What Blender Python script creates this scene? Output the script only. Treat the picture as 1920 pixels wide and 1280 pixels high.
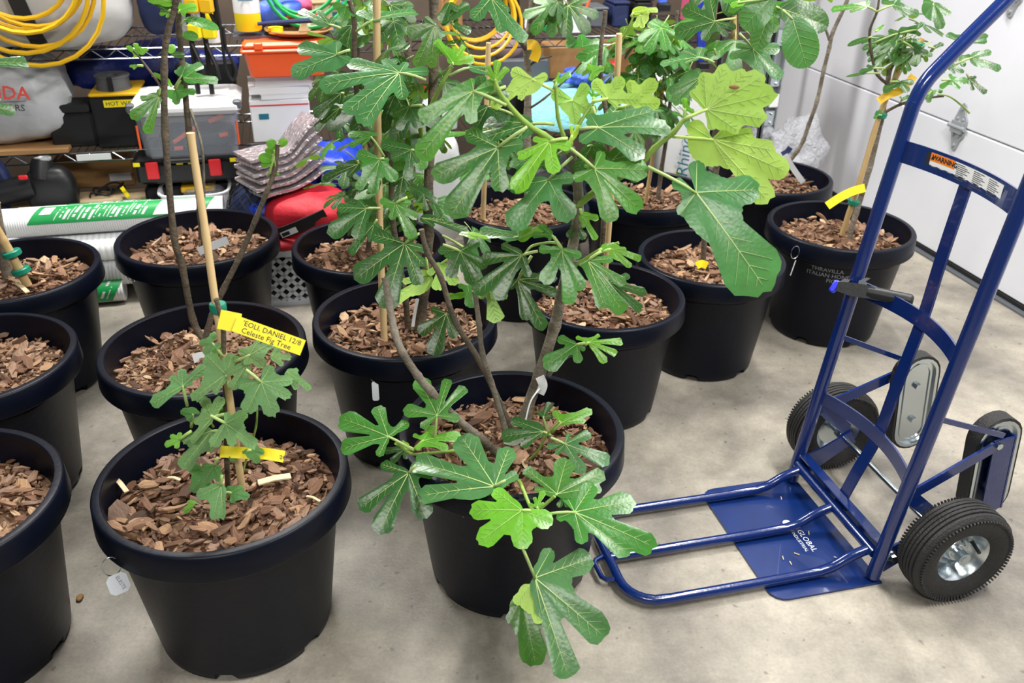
import bpy, math, random
from mathutils import Vector, Matrix, noise
scene = bpy.context.scene
for o in list(bpy.data.objects): bpy.data.objects.remove(o)
COL = scene.collection
# ---------------------------------------------------------------- camera
FPX = 1643.55; PITCH = math.radians(28.8223); ROLL = math.radians(1.10675); CAM = Vector((0, 0, 1.4))
FW = Vector((0, math.cos(PITCH), -math.sin(PITCH))); RX = Vector((1, 0, 0)); UX = RX.cross(FW)
R2 = math.cos(ROLL)*RX + math.sin(ROLL)*UX; U2 = -math.sin(ROLL)*RX + math.cos(ROLL)*UX
cd = bpy.data.cameras.new('camera'); cam = bpy.data.objects.new('camera', cd); COL.objects.link(cam)
cd.sensor_width = 36; cd.lens = FPX/1920*36; cd.clip_start = .05
cam.matrix_world = Matrix(((R2.x, U2.x, -FW.x, CAM.x), (R2.y, U2.y, -FW.y, CAM.y), (R2.z, U2.z, -FW.z, CAM.z), (0, 0, 0, 1)))
cd.dof.use_dof = True; cd.dof.focus_distance = 1.85; cd.dof.aperture_fstop = 5.6
scene.camera = cam
# ---------------------------------------------------------------- world, lamps, exposure
w = bpy.data.worlds.new('world'); scene.world = w; w.use_nodes = True
w.node_tree.nodes['Background'].inputs[0].default_value = (.86, .93, 1, 1)
w.node_tree.nodes['Background'].inputs[1].default_value = .11
def lamp(name, loc, to, sx, sy, power, col=(1, .97, .93)):
    l = bpy.data.lights.new(name, 'AREA'); l.shape = 'RECTANGLE'; l.size = sx; l.size_y = sy; l.energy = power; l.color = col
    o = bpy.data.objects.new(name, l); COL.objects.link(o); o.location = loc
    o.rotation_euler = (Vector(to)-Vector(loc)).to_track_quat('-Z', 'Y').to_euler()
lamp('shop_light_rear', (-1.0, 3.0, 2.75), (-.7, 2.5, 0), 1.3, .14, 88)
lamp('shop_light_front', (1.25, 1.05, 2.75), (.75, 1.1, 0), 1.3, .14, 66)
lamp('shop_light_side', (1.2, 2.9, 2.8), (1.1, 2.9, 0), 1.2, .12, 36)
scene.view_settings.view_transform = 'Standard'; scene.view_settings.look = 'None'
lamp('shop_light_behind', (-.3, -1.1, 2.75), (.1, 1.6, 0), 1.3, .14, 42)
scene.view_settings.exposure = .38; scene.view_settings.gamma = 1; scene.view_settings.use_curve_mapping = False
# ---------------------------------------------------------------- helpers
def ray(p): return FW + R2*((p[0]-960)/FPX) - U2*((p[1]-640)/FPX)
def at(p, Y): d = ray(p); return CAM + d*(Y/d.y)
def at_z(p, z): d = ray(p); return CAM + d*((z-1.4)/d.z)
def on_plane(p, P0, n): d = ray(p); return CAM + d*((P0-CAM).dot(n)/d.dot(n))
RA = math.radians(-14.307); AV = Vector((math.sin(RA), math.cos(RA), 0)); UV = Vector((AV.y, -AV.x, 0)); RROT = -RA
RROT = math.atan2(UV.y, UV.x)
def room(u, v, z): return UV*u + AV*v + Vector((0, 0, z))
def rp(p, v):
    P = on_plane(p, AV*v, AV); return P.dot(UV), P.z
def lin(h):
    h = h.lstrip('#'); c = [int(h[i:i+2], 16)/255 for i in (0, 2, 4)]
    return tuple([x/12.92 if x <= .04045 else ((x+.055)/1.055)**2.4 for x in c]+[1])
class MB:
    def __init__(s): s.v = []; s.f = []; s.m = []; s.M = Matrix()
    def V(s, p): s.v.append(tuple(s.M @ Vector(p))); return len(s.v)-1
    def F(s, idx, m=0): s.f.append(tuple(idx)); s.m.append(m)
    def box(s, c, d, m=0, R=None, bev=0):
        hx, hy, hz = d[0]/2, d[1]/2, d[2]/2; c = Vector(c); R = R or Matrix.Identity(3)
        if bev:
            b = min(bev, hx*.9, hy*.9, hz*.9); ids = []
            for z, i in ((-hz, b), (-hz+b, 0), (hz-b, 0), (hz, b)):
                ring = []
                X, Y = hx-i, hy-i; q = b*.999
                for x, y in ((X, -Y+q), (X, Y-q), (X-q, Y), (-X+q, Y), (-X, Y-q), (-X, -Y+q), (-X+q, -Y), (X-q, -Y)):
                    ring.append(s.V(c + R @ Vector((x, y, z))))
                ids.append(ring)
            s.F(ids[0][::-1], m); s.F(ids[-1], m)
            for a, bb in zip(ids, ids[1:]):
                for k in range(8): s.F((a[k], a[(k+1) % 8], bb[(k+1) % 8], bb[k]), m)
            return
        i = [s.V(c + R @ Vector((x*hx, y*hy, z*hz))) for z in (-1, 1) for x, y in ((-1, -1), (1, -1), (1, 1), (-1, 1))]
        for f in ((3, 2, 1, 0), (4, 5, 6, 7), (0, 1, 5, 4), (1, 2, 6, 5), (2, 3, 7, 6), (3, 0, 4, 7)): s.F([i[k] for k in f], m)
    def tube(s, pts, r, n=10, m=0, closed=False, cap=True):
        pts = [Vector(p) for p in pts]; N = len(pts)
        rr = r if isinstance(r, (list, tuple)) else [r]*N
        rings = []; nrm = None
        for i, p in enumerate(pts):
            if closed: t = pts[(i+1) % N]-pts[i-1]
            else: t = pts[min(i+1, N-1)]-pts[max(i-1, 0)]
            t.normalize() if t.length else None
            if nrm is None:
                nrm = t.orthogonal().normalized()
            else:
                nrm = nrm - t*nrm.dot(t)
                nrm = nrm.normalized() if nrm.length > 1e-6 else t.orthogonal().normalized()
            b = t.cross(nrm)
            rings.append([s.V(p + (nrm*math.cos(a)+b*math.sin(a))*rr[i]) for a in [2*math.pi*k/n for k in range(n)]])
        R = list(zip(rings, rings[1:]))
        if closed: R.append((rings[-1], rings[0]))
        for a, b in R:
            for k in range(n): s.F((a[k], a[(k+1) % n], b[(k+1) % n], b[k]), m)
        if cap and not closed: s.F(rings[0][::-1], m); s.F(rings[-1], m)
    def ribbon(s, pts, wdir, wd, th, m=0):
        # flat bar along pts, width wd along wdir (vector or list), thickness th
        pts = [Vector(p) for p in pts]; rings = []
        for i, p in enumerate(pts):
            t = (pts[min(i+1, len(pts)-1)]-pts[max(i-1, 0)]).normalized()
            W = Vector(wdir[i] if isinstance(wdir, list) else wdir); W = (W - t*W.dot(t)).normalized(); n = t.cross(W)
            rings.append([s.V(p+W*(a*wd/2)+n*(b*th/2)) for a, b in ((-1, -1), (1, -1), (1, 1), (-1, 1))])
        for a, b in zip(rings, rings[1:]):
            for k in range(4): s.F((a[k], a[(k+1) % 4], b[(k+1) % 4], b[k]), m)
        s.F(rings[0][::-1], m); s.F(rings[-1], m)
    def lathe(s, prof, n=48, m=0, axis='z', c=(0, 0, 0), close=False, mod=None):
        c = Vector(c); rings = []
        for j, (r, z) in enumerate(prof):
            ring = []
            for k in range(n):
                a = 2*math.pi*k/n; zz = z; r_ = r
                if mod: r_, zz = mod(j, r, z, a)
                x, y = r_*math.cos(a), r_*math.sin(a)
                ring.append(s.V(c + (Vector((x, y, zz)) if axis == 'z' else Vector((x, zz, -y)))))
            rings.append(ring)
        R = list(zip(rings, rings[1:]))
        if close: R.append((rings[-1], rings[0]))
        for a, b in R:
            for k in range(n): s.F((a[k], a[(k+1) % n], b[(k+1) % n], b[k]), m)
        if not close:
            if prof[0][0] > 1e-5: s.F(rings[0][::-1], m)
            if prof[-1][0] > 1e-5: s.F(rings[-1], m)
    def prism(s, poly, z0, z1, m=0, T=None):
        T = T or Matrix.Identity(4)
        a = [s.V(T @ Vector((x, y, z0))) for x, y in poly]; b = [s.V(T @ Vector((x, y, z1))) for x, y in poly]
        n = len(poly); s.F(a[::-1], m); s.F(b, m)
        for k in range(n): s.F((a[k], a[(k+1) % n], b[(k+1) % n], b[k]), m)
    def blob(s, c, d, pw=2.0, m=0, nz=0.0, fr=6, seed=0, nu=28, nv=16, flat=True):
        c = Vector(c); rings = []
        def sp(x, p): return math.copysign(abs(x)**p, x)
        e = 2/pw
        for j in range(nv+1):
            ph = -math.pi/2 + math.pi*j/nv; ring = []
            for k in range(nu):
                a = 2*math.pi*k/nu
                q = Vector((sp(math.cos(ph), e)*sp(math.cos(a), e)*d[0]/2, sp(math.cos(ph), e)*sp(math.sin(a), e)*d[1]/2, sp(math.sin(ph), e)*d[2]/2))
                if nz:
                    sc = 1 + nz*noise.noise((q*fr)+Vector((seed*7.3, 0, 0))) + nz*.5*noise.noise((q*fr*2.7)+Vector((0, seed*3.1, 0)))
                    q = q*sc
                    if flat: q.z = max(q.z, -d[2]/2)
                ring.append(s.V(c+q))
            rings.append(ring)
        for a, b in zip(rings, rings[1:]):
            for k in range(nu): s.F((a[k], a[(k+1) % nu], b[(k+1) % nu], b[k]), m)
    def mesh(s, name, mats, smooth=True, auto=None):
        me = bpy.data.meshes.new(name); me.from_pydata(s.v, [], s.f)
        for mm in (mats if isinstance(mats, (list, tuple)) else [mats]): me.materials.append(mm)
        me.polygons.foreach_set('material_index', s.m)
        me.polygons.foreach_set('use_smooth', [smooth]*len(s.f)); me.update()
        if auto: me.set_sharp_from_angle(angle=math.radians(auto))
        return me
WM = {}
def wm(o): return WM[o.name] if o.name in WM else Matrix()
def tag(o, label=None, cat=None, group=None, kind=None):
    if label: o['label'] = label
    if cat: o['category'] = cat
    if group: o['group'] = group
    if kind: o['kind'] = kind
    return o
def thing(name, loc, rz=0, label=None, cat=None, group=None, kind=None):
    o = bpy.data.objects.new(name, None); COL.objects.link(o); o.location = loc; o.rotation_euler = (0, 0, rz); o.empty_display_size = .05
    WM[o.name] = Matrix.Translation(loc) @ Matrix.Rotation(rz, 4, 'Z')
    return tag(o, label, cat, group, kind)
def part(name, mb, mats, parent=None, world=False, smooth=True, auto=35, label=None, kind=None):
    me = mb if isinstance(mb, bpy.types.Mesh) else mb.mesh(name, mats, smooth, auto if smooth else None)
    o = bpy.data.objects.new(name, me); COL.objects.link(o)
    if parent:
        o.parent = parent
        if world: me.transform(wm(parent).inverted())
        WM[o.name] = wm(parent)
    if label: o['label'] = label
    if kind: o['kind'] = kind
    return o
def solo(name, mb, mats, loc, rz=0, label=None, cat=None, group=None, kind=None, **k):
    """a thing that is one mesh, geometry in local coordinates"""
    o = part(name, mb, mats, **k); o.location = loc; o.rotation_euler = (0, 0, rz)
    WM[o.name] = Matrix.Translation(loc) @ Matrix.Rotation(rz, 4, 'Z')
    return tag(o, label, cat, group, kind)
# ---------------------------------------------------------------- materials
def mat(name, col, rough=.5, metal=0, spec=.5, bump=0, bscale=40, var=0, vscale=8, coat=0, alpha=1, trans=0, col2=None, stretch=None):
    m = bpy.data.materials.new(name); m.use_nodes = True; nt = m.node_tree; b = nt.nodes['Principled BSDF']
    c = lin(col) if isinstance(col, str) else col
    b.inputs['Base Color'].default_value = c; b.inputs['Roughness'].default_value = rough; b.inputs['Metallic'].default_value = metal
    b.inputs['Specular IOR Level'].default_value = spec; b.inputs['Coat Weight'].default_value = coat
    b.inputs['Alpha'].default_value = alpha; b.inputs['Transmission Weight'].default_value = trans
    if var or col2 or bump:
        tc = nt.nodes.new('ShaderNodeTexCoord'); src = tc.outputs['Object']
        if stretch:
            mp = nt.nodes.new('ShaderNodeMapping'); mp.inputs['Scale'].default_value = stretch
            nt.links.new(src, mp.inputs['Vector']); src = mp.outputs['Vector']
    if var or col2:
        n = nt.nodes.new('ShaderNodeTexNoise'); n.inputs['Scale'].default_value = vscale; n.inputs['Detail'].default_value = 5
        nt.links.new(src, n.inputs['Vector'])
        mx = nt.nodes.new('ShaderNodeMix'); mx.data_type = 'RGBA'
        mr = nt.nodes.new('ShaderNodeMapRange'); mr.inputs[1].default_value = .35; mr.inputs[2].default_value = .65
        nt.links.new(n.outputs['Fac'], mr.inputs[0]); nt.links.new(mr.outputs[0], mx.inputs[0])
        c2 = (lin(col2) if col2 else tuple([x*(1-var) for x in c[:3]]+[1]))
        mx.inputs[6].default_value = c; mx.inputs[7].default_value = c2; nt.links.new(mx.outputs[2], b.inputs['Base Color'])
    if bump:
        n = nt.nodes.new('ShaderNodeTexNoise'); n.inputs['Scale'].default_value = bscale; n.inputs['Detail'].default_value = 6
        nt.links.new(src, n.inputs['Vector'])
        bp = nt.nodes.new('ShaderNodeBump'); bp.inputs['Strength'].default_value = bump; bp.inputs['Distance'].default_value = .01
        nt.links.new(n.outputs['Fac'], bp.inputs['Height']); nt.links.new(bp.outputs[0], b.inputs['Normal'])
    return m
M = {}
M['pot'] = mat('pot_plastic', '#090e1c', .40, spec=.2, bump=.05, bscale=60, var=.25, vscale=14)
M['blue'] = mat('blue_paint', '#0a2562', .2, spec=.6, coat=.6, bump=.04, bscale=160)
M['blue_flat'] = mat('blue_plate_paint', '#0b2a68', .3, spec=.5, coat=.3, var=.2, vscale=16)
M['chrome'] = mat('zinc', '#c9d2d6', .22, 1, bump=.03, bscale=30)
M['wire'] = mat('chrome_wire', '#70757a', .18, 1)
M['steel'] = mat('steel', '#a4a9ac', .35, .3)
M['rubber'] = mat('rubber', '#242424', .62, bump=.35, bscale=220, var=.25, vscale=30)
M['black'] = mat('black_plastic', '#131417', .42, bump=.05, bscale=80)
M['blackm'] = mat('black_matte', '#101114', .75)
M['grey'] = mat('grey_plastic', '#55595e', .5)
M['bamboo'] = mat('bamboo', '#d6b987', .5, var=.25, vscale=22, bump=.1, bscale=60, stretch=(1, 1, .15))
M['bamboo2'] = mat('bamboo_aged', '#c4a571', .55, var=.35, vscale=22, bump=.1, bscale=60, stretch=(1, 1, .15))
M['bark'] = mat('stem_bark', '#6d6150', .75, col2='#4c4438', vscale=30, bump=.5, bscale=120)
M['bark2'] = mat('stem_bark_grey', '#8a8173', .75, col2='#5d5548', vscale=26, bump=.5, bscale=120)
M['shoot'] = mat('green_shoot', '#8bab4a', .45, col2='#7c9a45', vscale=20)
M['white'] = mat('white_plastic', '#e6e8ea', .4)
M['whitep'] = mat('white_paper', '#e8e9ea', .7)
M['yellow'] = mat('yellow_tag', '#f3de1c', .5, spec=.4)
M['yellowd'] = mat('yellow_paint', '#e8b81c', .42)
M['green_tie'] = mat('green_tie', '#0c7d63', .4)
M['orange'] = mat('orange_plastic', '#f2602c', .4, var=.1, vscale=6)
M['red'] = mat('red_fabric', '#c3182b', .62, bump=.5, bscale=22, var=.3, vscale=9)
M['redp'] = mat('red_plastic', '#d4232a', .4)
M['bluef'] = mat('blue_fabric', '#1537b4', .4, bump=.8, bscale=18, var=.5, vscale=8)
M['tarp'] = mat('tarp_blue', '#0c2170', .45, bump=.8, bscale=18, var=.5, vscale=8)
M['greycover'] = mat('grey_cover_fabric', '#b3b3b2', .5, bump=.5, bscale=9, var=.14, vscale=5)
M['silvercover'] = mat('silver_cover_fabric', '#b9bcc0', .38, bump=.9, bscale=9, var=.25, vscale=7)
M['wood'] = mat('pale_timber', '#d8bf98', .6, var=.22, vscale=5, stretch=(.5, 6, 6))
M['ply'] = mat('plywood', '#b98d5c', .6, var=.3, vscale=6, stretch=(.5, 6, 6))
M['green'] = mat('green_print', '#13954a', .45)
M['brass'] = mat('darkprint', '#222222', .6)
M['basket'] = mat('basket_grey', '#c2c8cf', .5)
M['aqua'] = mat('aqua_towel', '#8ccfd8', .85, bump=.5, bscale=60)
M['gblue'] = mat('nitrile_blue', '#4668d6', .5, bump=.5, bscale=30)
M['inktxt'] = mat('dark_ink', '#20242a', .6)
M['teal'] = mat('teal_ink', '#1d6f86', .6)
M['redtxt'] = mat('red_ink', '#b0382e', .6)
M['label_orange'] = mat('label_orange', '#f58220', .5)
M['tube'] = mat('foam_white', '#e9ebec', .5, spec=.4)
M['pink'] = mat('pink_cloth', '#c9557c', .8)
M['navy'] = mat('navy_fabric', '#14234d', .7, bump=.4, bscale=30)
M['lime'] = mat('lime_net_cloth', '#a9d422', .6)
M['cardboard'] = mat('cardboard', '#a87d4e', .8, var=.15, vscale=4)
M['clamp_blue'] = mat('clamp_pad_blue', '#2a34d8', .4)
M['weed'] = mat('leaf_litter', '#8b6a43', .8)
def glassy(name, col, a=.35, rough=.15):
    m = mat(name, col, rough, spec=.7); nt = m.node_tree; b = nt.nodes['Principled BSDF']; out = nt.nodes['Material Output']
    t = nt.nodes.new('ShaderNodeBsdfTransparent'); mx = nt.nodes.new('ShaderNodeMixShader'); mx.inputs[0].default_value = a
    nt.links.new(t.outputs[0], mx.inputs[1]); nt.links.new(b.outputs[0], mx.inputs[2]); nt.links.new(mx.outputs[0], out.inputs[0])
    if 'bag' in name or 'wrap' in name:
        n = nt.nodes.new('ShaderNodeTexNoise'); n.inputs['Scale'].default_value = 20
        bp = nt.nodes.new('ShaderNodeBump'); bp.inputs['Strength'].default_value = 1; bp.inputs['Distance'].default_value = .02
        nt.links.new(n.outputs['Fac'], bp.inputs['Height']); nt.links.new(bp.outputs[0], b.inputs['Normal'])
    return m
M['clear'] = glassy('clear_tote', '#c8d0dc', .2)
M['clearbag'] = glassy('clear_bag', '#d9dce4', .38, .2)
M['wrap'] = glassy('bubble_wrap', '#9a9aa2', .8, .12)
M['bubble'] = mat('silver_bubble_foil', '#c6bcc0', .25, .7, bump=1, bscale=70)
def leaf_mat():
    m = bpy.data.materials.new('fig_leaf'); m.use_nodes = True; nt = m.node_tree; N = nt.nodes; L = nt.links
    b = N['Principled BSDF']; out = N['Material Output']
    oi = N.new('ShaderNodeObjectInfo'); geo = N.new('ShaderNodeNewGeometry'); tc = N.new('ShaderNodeTexCoord')
    n = N.new('ShaderNodeTexNoise'); n.inputs['Scale'].default_value = 22; n.inputs['Detail'].default_value = 5; L.new(tc.outputs['Object'], n.inputs['Vector'])
    mr = N.new('ShaderNodeMapRange'); mr.inputs[1].default_value = .3; mr.inputs[2].default_value = .7; mr.inputs[3].default_value = .78; mr.inputs[4].default_value = 1.22
    L.new(n.outputs['Fac'], mr.inputs[0])
    mul = N.new('ShaderNodeMix'); mul.data_type = 'RGBA'; mul.blend_type = 'MULTIPLY'; mul.inputs[0].default_value = 1
    L.new(oi.outputs['Color'], mul.inputs[6]); L.new(mr.outputs[0], mul.inputs[7])
    pale = N.new('ShaderNodeMix'); pale.data_type = 'RGBA'; pale.inputs[0].default_value = .6; L.new(mul.outputs[2], pale.inputs[6]); pale.inputs[7].default_value = (.42, .60, .14, 1)
    face = N.new('ShaderNodeMix'); face.data_type = 'RGBA'; L.new(geo.outputs['Backfacing'], face.inputs[0]); L.new(mul.outputs[2], face.inputs[6]); L.new(pale.outputs[2], face.inputs[7])
    L.new(face.outputs[2], b.inputs['Base Color'])
    ro = N.new('ShaderNodeMapRange'); L.new(geo.outputs['Backfacing'], ro.inputs[0]); ro.inputs[3].default_value = .30; ro.inputs[4].default_value = .6
    ra = N.new('ShaderNodeMath'); ra.operation = 'SUBTRACT'; ra.use_clamp = True; ra.inputs[0].default_value = 1; L.new(oi.outputs['Alpha'], ra.inputs[1])
    rb = N.new('ShaderNodeMath'); rb.operation = 'ADD'; L.new(ro.outputs[0], rb.inputs[0]); L.new(ra.outputs[0], rb.inputs[1]); L.new(rb.outputs[0], b.inputs['Roughness'])
    b.inputs['Specular IOR Level'].default_value = .6
    n2 = N.new('ShaderNodeTexVoronoi'); n2.inputs['Scale'].default_value = 150; L.new(tc.outputs['Object'], n2.inputs['Vector'])
    bp = N.new('ShaderNodeBump'); bp.inputs['Strength'].default_value = .12; bp.inputs['Distance'].default_value = .002; L.new(n2.outputs['Distance'], bp.inputs['Height']); L.new(bp.outputs[0], b.inputs['Normal'])
    tr = N.new('ShaderNodeBsdfTranslucent'); tcol = N.new('ShaderNodeMix'); tcol.data_type = 'RGBA'; tcol.inputs[0].default_value = .5; L.new(mul.outputs[2], tcol.inputs[6]); tcol.inputs[7].default_value = (.30, .55, .03, 1); L.new(tcol.outputs[2], tr.inputs[0])
    mx = N.new('ShaderNodeMixShader'); mx.inputs[0].default_value = .32; L.new(b.outputs[0], mx.inputs[1]); L.new(tr.outputs[0], mx.inputs[2]); L.new(mx.outputs[0], out.inputs[0])
    return m
M['leaf'] = leaf_mat()
def vein_mat():
    m = mat('leaf_vein', '#a9c468', .5); nt = m.node_tree; b = nt.nodes['Principled BSDF']
    oi = nt.nodes.new('ShaderNodeObjectInfo'); mx = nt.nodes.new('ShaderNodeMix'); mx.data_type = 'RGBA'; mx.inputs[0].default_value = .5
    nt.links.new(oi.outputs['Color'], mx.inputs[6]); mx.inputs[7].default_value = lin('#cfe08c'); nt.links.new(mx.outputs[2], b.inputs['Base Color'])
    return m
M['vein'] = vein_mat()
def chip_mat():
    m = bpy.data.materials.new('bark_chip'); m.use_nodes = True; nt = m.node_tree; N = nt.nodes; L = nt.links; b = N['Principled BSDF']
    oi = N.new('ShaderNodeObjectInfo'); geo = N.new('ShaderNodeNewGeometry'); tc = N.new('ShaderNodeTexCoord')
    ad = N.new('ShaderNodeMath'); ad.operation = 'ADD'; L.new(oi.outputs['Random'], ad.inputs[0]); L.new(geo.outputs['Random Per Island'], ad.inputs[1])
    fr = N.new('ShaderNodeMath'); fr.operation = 'FRACT'; L.new(ad.outputs[0], fr.inputs[0])
    cr = N.new('ShaderNodeValToRGB'); e = cr.color_ramp.elements; e[0].color = lin('#4a3526'); e[1].color = lin('#c9aa88')
    for p, c in ((.2, '#6f4c36'), (.42, '#86634c'), (.6, '#9c785c'), (.76, '#8d7362'), (.9, '#b08a66')):
        k = e.new(p); k.color = lin(c)
    L.new(fr.outputs[0], cr.inputs[0])
    mp = N.new('ShaderNodeMapping'); mp.inputs['Scale'].default_value = (1, 6, 3); L.new(tc.outputs['Object'], mp.inputs['Vector'])
    n = N.new('ShaderNodeTexNoise'); n.inputs['Scale'].default_value = 45; n.inputs['Detail'].default_value = 6; n.inputs['Roughness'].default_value = .7; L.new(mp.outputs[0], n.inputs['Vector'])
    mr = N.new('ShaderNodeMapRange'); mr.inputs[1].default_value = .3; mr.inputs[2].default_value = .7; mr.inputs[3].default_value = .55; mr.inputs[4].default_value = 1.3; L.new(n.outputs['Fac'], mr.inputs[0])
    mul = N.new('ShaderNodeMix'); mul.data_type = 'RGBA'; mul.blend_type = 'MULTIPLY'; mul.inputs[0].default_value = 1; L.new(cr.outputs[0], mul.inputs[6]); L.new(mr.outputs[0], mul.inputs[7])
    L.new(mul.outputs[2], b.inputs['Base Color']); b.inputs['Roughness'].default_value = .62; b.inputs['Specular IOR Level'].default_value = .4
    bp = N.new('ShaderNodeBump'); bp.inputs['Strength'].default_value = .8; bp.inputs['Distance'].default_value = .004; L.new(n.outputs['Fac'], bp.inputs['Height']); L.new(bp.outputs[0], b.inputs['Normal'])
    return m
M['chip'] = chip_mat()
M['chipfree'] = mat('pale_splinter', '#d8c49c', .6, var=.3, vscale=40)
def floor_mat():
    m = bpy.data.materials.new('concrete'); m.use_nodes = True; nt = m.node_tree; N = nt.nodes; L = nt.links; b = N['Principled BSDF']
    tc = N.new('ShaderNodeTexCoord')
    def nz(s, d, r=.6):
        n = N.new('ShaderNodeTexNoise'); n.inputs['Scale'].default_value = s; n.inputs['Detail'].default_value = d; n.inputs['Roughness'].default_value = r; L.new(tc.outputs['Object'], n.inputs['Vector']); return n
    a = nz(2.2, 7); cr = N.new('ShaderNodeValToRGB'); e = cr.color_ramp.elements
    e[0].position = .36; e[0].color = lin('#77726a'); e[1].position = .62; e[1].color = lin('#aba496'); L.new(a.outputs['Fac'], cr.inputs[0])
    c = nz(14, 8, .75); r2 = N.new('ShaderNodeMapRange'); r2.inputs[1].default_value = .3; r2.inputs[2].default_value = .62; r2.inputs[3].default_value = .74; r2.inputs[4].default_value = 1.05; L.new(c.outputs['Fac'], r2.inputs[0])
    d = nz(130, 3); r3 = N.new('ShaderNodeMapRange'); r3.inputs[1].default_value = .3; r3.inputs[2].default_value = .7; r3.inputs[3].default_value = .9; r3.inputs[4].default_value = 1.08; L.new(d.outputs['Fac'], r3.inputs[0])
    v = N.new('ShaderNodeTexNoise'); v.inputs['Scale'].default_value = 46; v.inputs['Detail'].default_value = 1; L.new(tc.outputs['Object'], v.inputs['Vector'])
    r4 = N.new('ShaderNodeMapRange'); r4.inputs[1].default_value = .70; r4.inputs[2].default_value = .76; r4.inputs[3].default_value = 1; r4.inputs[4].default_value = .62; L.new(v.outputs['Fac'], r4.inputs[0])
    cur = cr.outputs[0]
    for x in (r2, r3, r4):
        mul = N.new('ShaderNodeMix'); mul.data_type = 'RGBA'; mul.blend_type = 'MULTIPLY'; mul.inputs[0].default_value = 1; L.new(cur, mul.inputs[6]); L.new(x.outputs[0], mul.inputs[7]); cur = mul.outputs[2]
    L.new(cur, b.inputs['Base Color'])
    rr = N.new('ShaderNodeMapRange'); rr.inputs[3].default_value = .36; rr.inputs[4].default_value = .62; L.new(c.outputs['Fac'], rr.inputs[0]); L.new(rr.outputs[0], b.inputs['Roughness'])
    bp = N.new('ShaderNodeBump'); bp.inputs['Strength'].default_value = .12; bp.inputs['Distance'].default_value = .004; L.new(d.outputs['Fac'], bp.inputs['Height']); L.new(bp.outputs[0], b.inputs['Normal'])
    return m
M['floor'] = floor_mat()
M['doorpaint'] = mat('door_white_paint', '#dfe1e8', .5, var=.05, vscale=3, bump=.03, bscale=200)
M['wallpaint'] = mat('dark_back_wall', '#5e5044', .85, var=.4, vscale=3)
def text_into(mb, s, size, T, m=0, ext=.0004, shear=0, bold=0):
    cu = bpy.data.curves.new('t', 'FONT'); cu.body = s; cu.size = size; cu.align_x = 'CENTER'; cu.align_y = 'CENTER'; cu.shear = shear; cu.offset = bold; cu.resolution_u = 2
    o = bpy.data.objects.new('t', cu); COL.objects.link(o); dg = bpy.context.evaluated_depsgraph_get()
    me = bpy.data.meshes.new_from_object(o.evaluated_get(dg)); i0 = len(mb.v)
    for v in me.vertices: mb.V(T(v.co) if callable(T) else T @ v.co)
    for p in me.polygons: mb.F([i0+i for i in p.vertices], m)
    bpy.data.objects.remove(o); bpy.data.curves.remove(cu); bpy.data.meshes.remove(me)
# ---------------------------------------------------------------- room shell
mb = MB(); c = [room(-3.2, -.6, 0), room(2.5, -.6, 0), room(2.5, 4.25, 0), room(-3.2, 4.25, 0)]
top = [mb.V(p) for p in c]; bot = [mb.V(p-Vector((0, 0, .1))) for p in c]
mb.F(top); mb.F(bot[::-1])
for k in range(4): mb.F((bot[k], bot[(k+1) % 4], top[(k+1) % 4], top[k]))
part('floor', mb, M['floor'], smooth=False, kind='structure')
def rbox(name, u0, u1, v0, v1, z0, z1, m, parent=None, **k):
    mb = MB(); mb.box((0, 0, 0), (u1-u0, v1-v0, z1-z0)); o = solo(name, mb, m, room((u0+u1)/2, (v0+v1)/2, (z0+z1)/2), RROT, smooth=False, **k); return o
rbox('wall_back', -3.2, 2.6, 4.2, 4.3, 0, 2.6, M['wallpaint'], kind='structure')
rbox('wall_right', 2.56, 2.66, -.6, 4.2, 0, 2.6, M['doorpaint'], kind='structure')
door = thing('door_1', room(2.48, 1.8, 0), RROT, kind='structure')
z = .022
for k in range(4):
    mb = MB(); mb.box((.03, 0, z+.252), (.05, 4.78, .5), bev=.004); part('panel', mb, M['doorpaint'], door, smooth=False); z += .5045
mb = MB(); mb.box((.02, 0, .011), (.045, 4.78, .022)); part('weather_strip', mb, M['blackm'], door, smooth=False)
mb = MB(); mb.box((-.012, 0, .004), (.03, 4.78, .008)); part('threshold', mb, M['grey'], door, smooth=False)
def hinge(v, zz, mirror=1):
    mb = MB(); T = Matrix.Translation((-.004+.008, v-1.8, zz)) @ Matrix.Rotation(math.radians(-90), 4, 'Y')
    # local: x -> z up, y -> v, z-> -x
    up = [(.008, -.036), (.03, -.036), (.05, -.02), (.085, -.010), (.092, 0), (.085, .010), (.03, .03), (.008, .036)]
    lo = [(-x, y) for x, y in up][::-1]
    mb.prism(up, 0.003, .007, T=T); mb.prism(lo, .003, .007, T=T)
    mb.tube([T @ Vector((0, -.045, .014)), T @ Vector((0, .045, .014))], .0085, 12)
    mb.box(T @ Vector((.012, 0, .012)), (.012, .06, .02)); mb.box(T @ Vector((-.012, 0, .012)), (.012, .06, .02))
    for x, y in ((.03, 0.015), (.03, -.015), (.07, 0), (-.03, .015), (-.03, -.015), (-.07, 0)):
        mb.tube([T @ Vector((x, y, .006)), T @ Vector((x, y, .013))], .0065, 6)
    part('hinge', mb, M['steel'], door, label='galvanised steel door hinge')
hinge(2.84, .527); hinge(2.74, 1.03)
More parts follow.
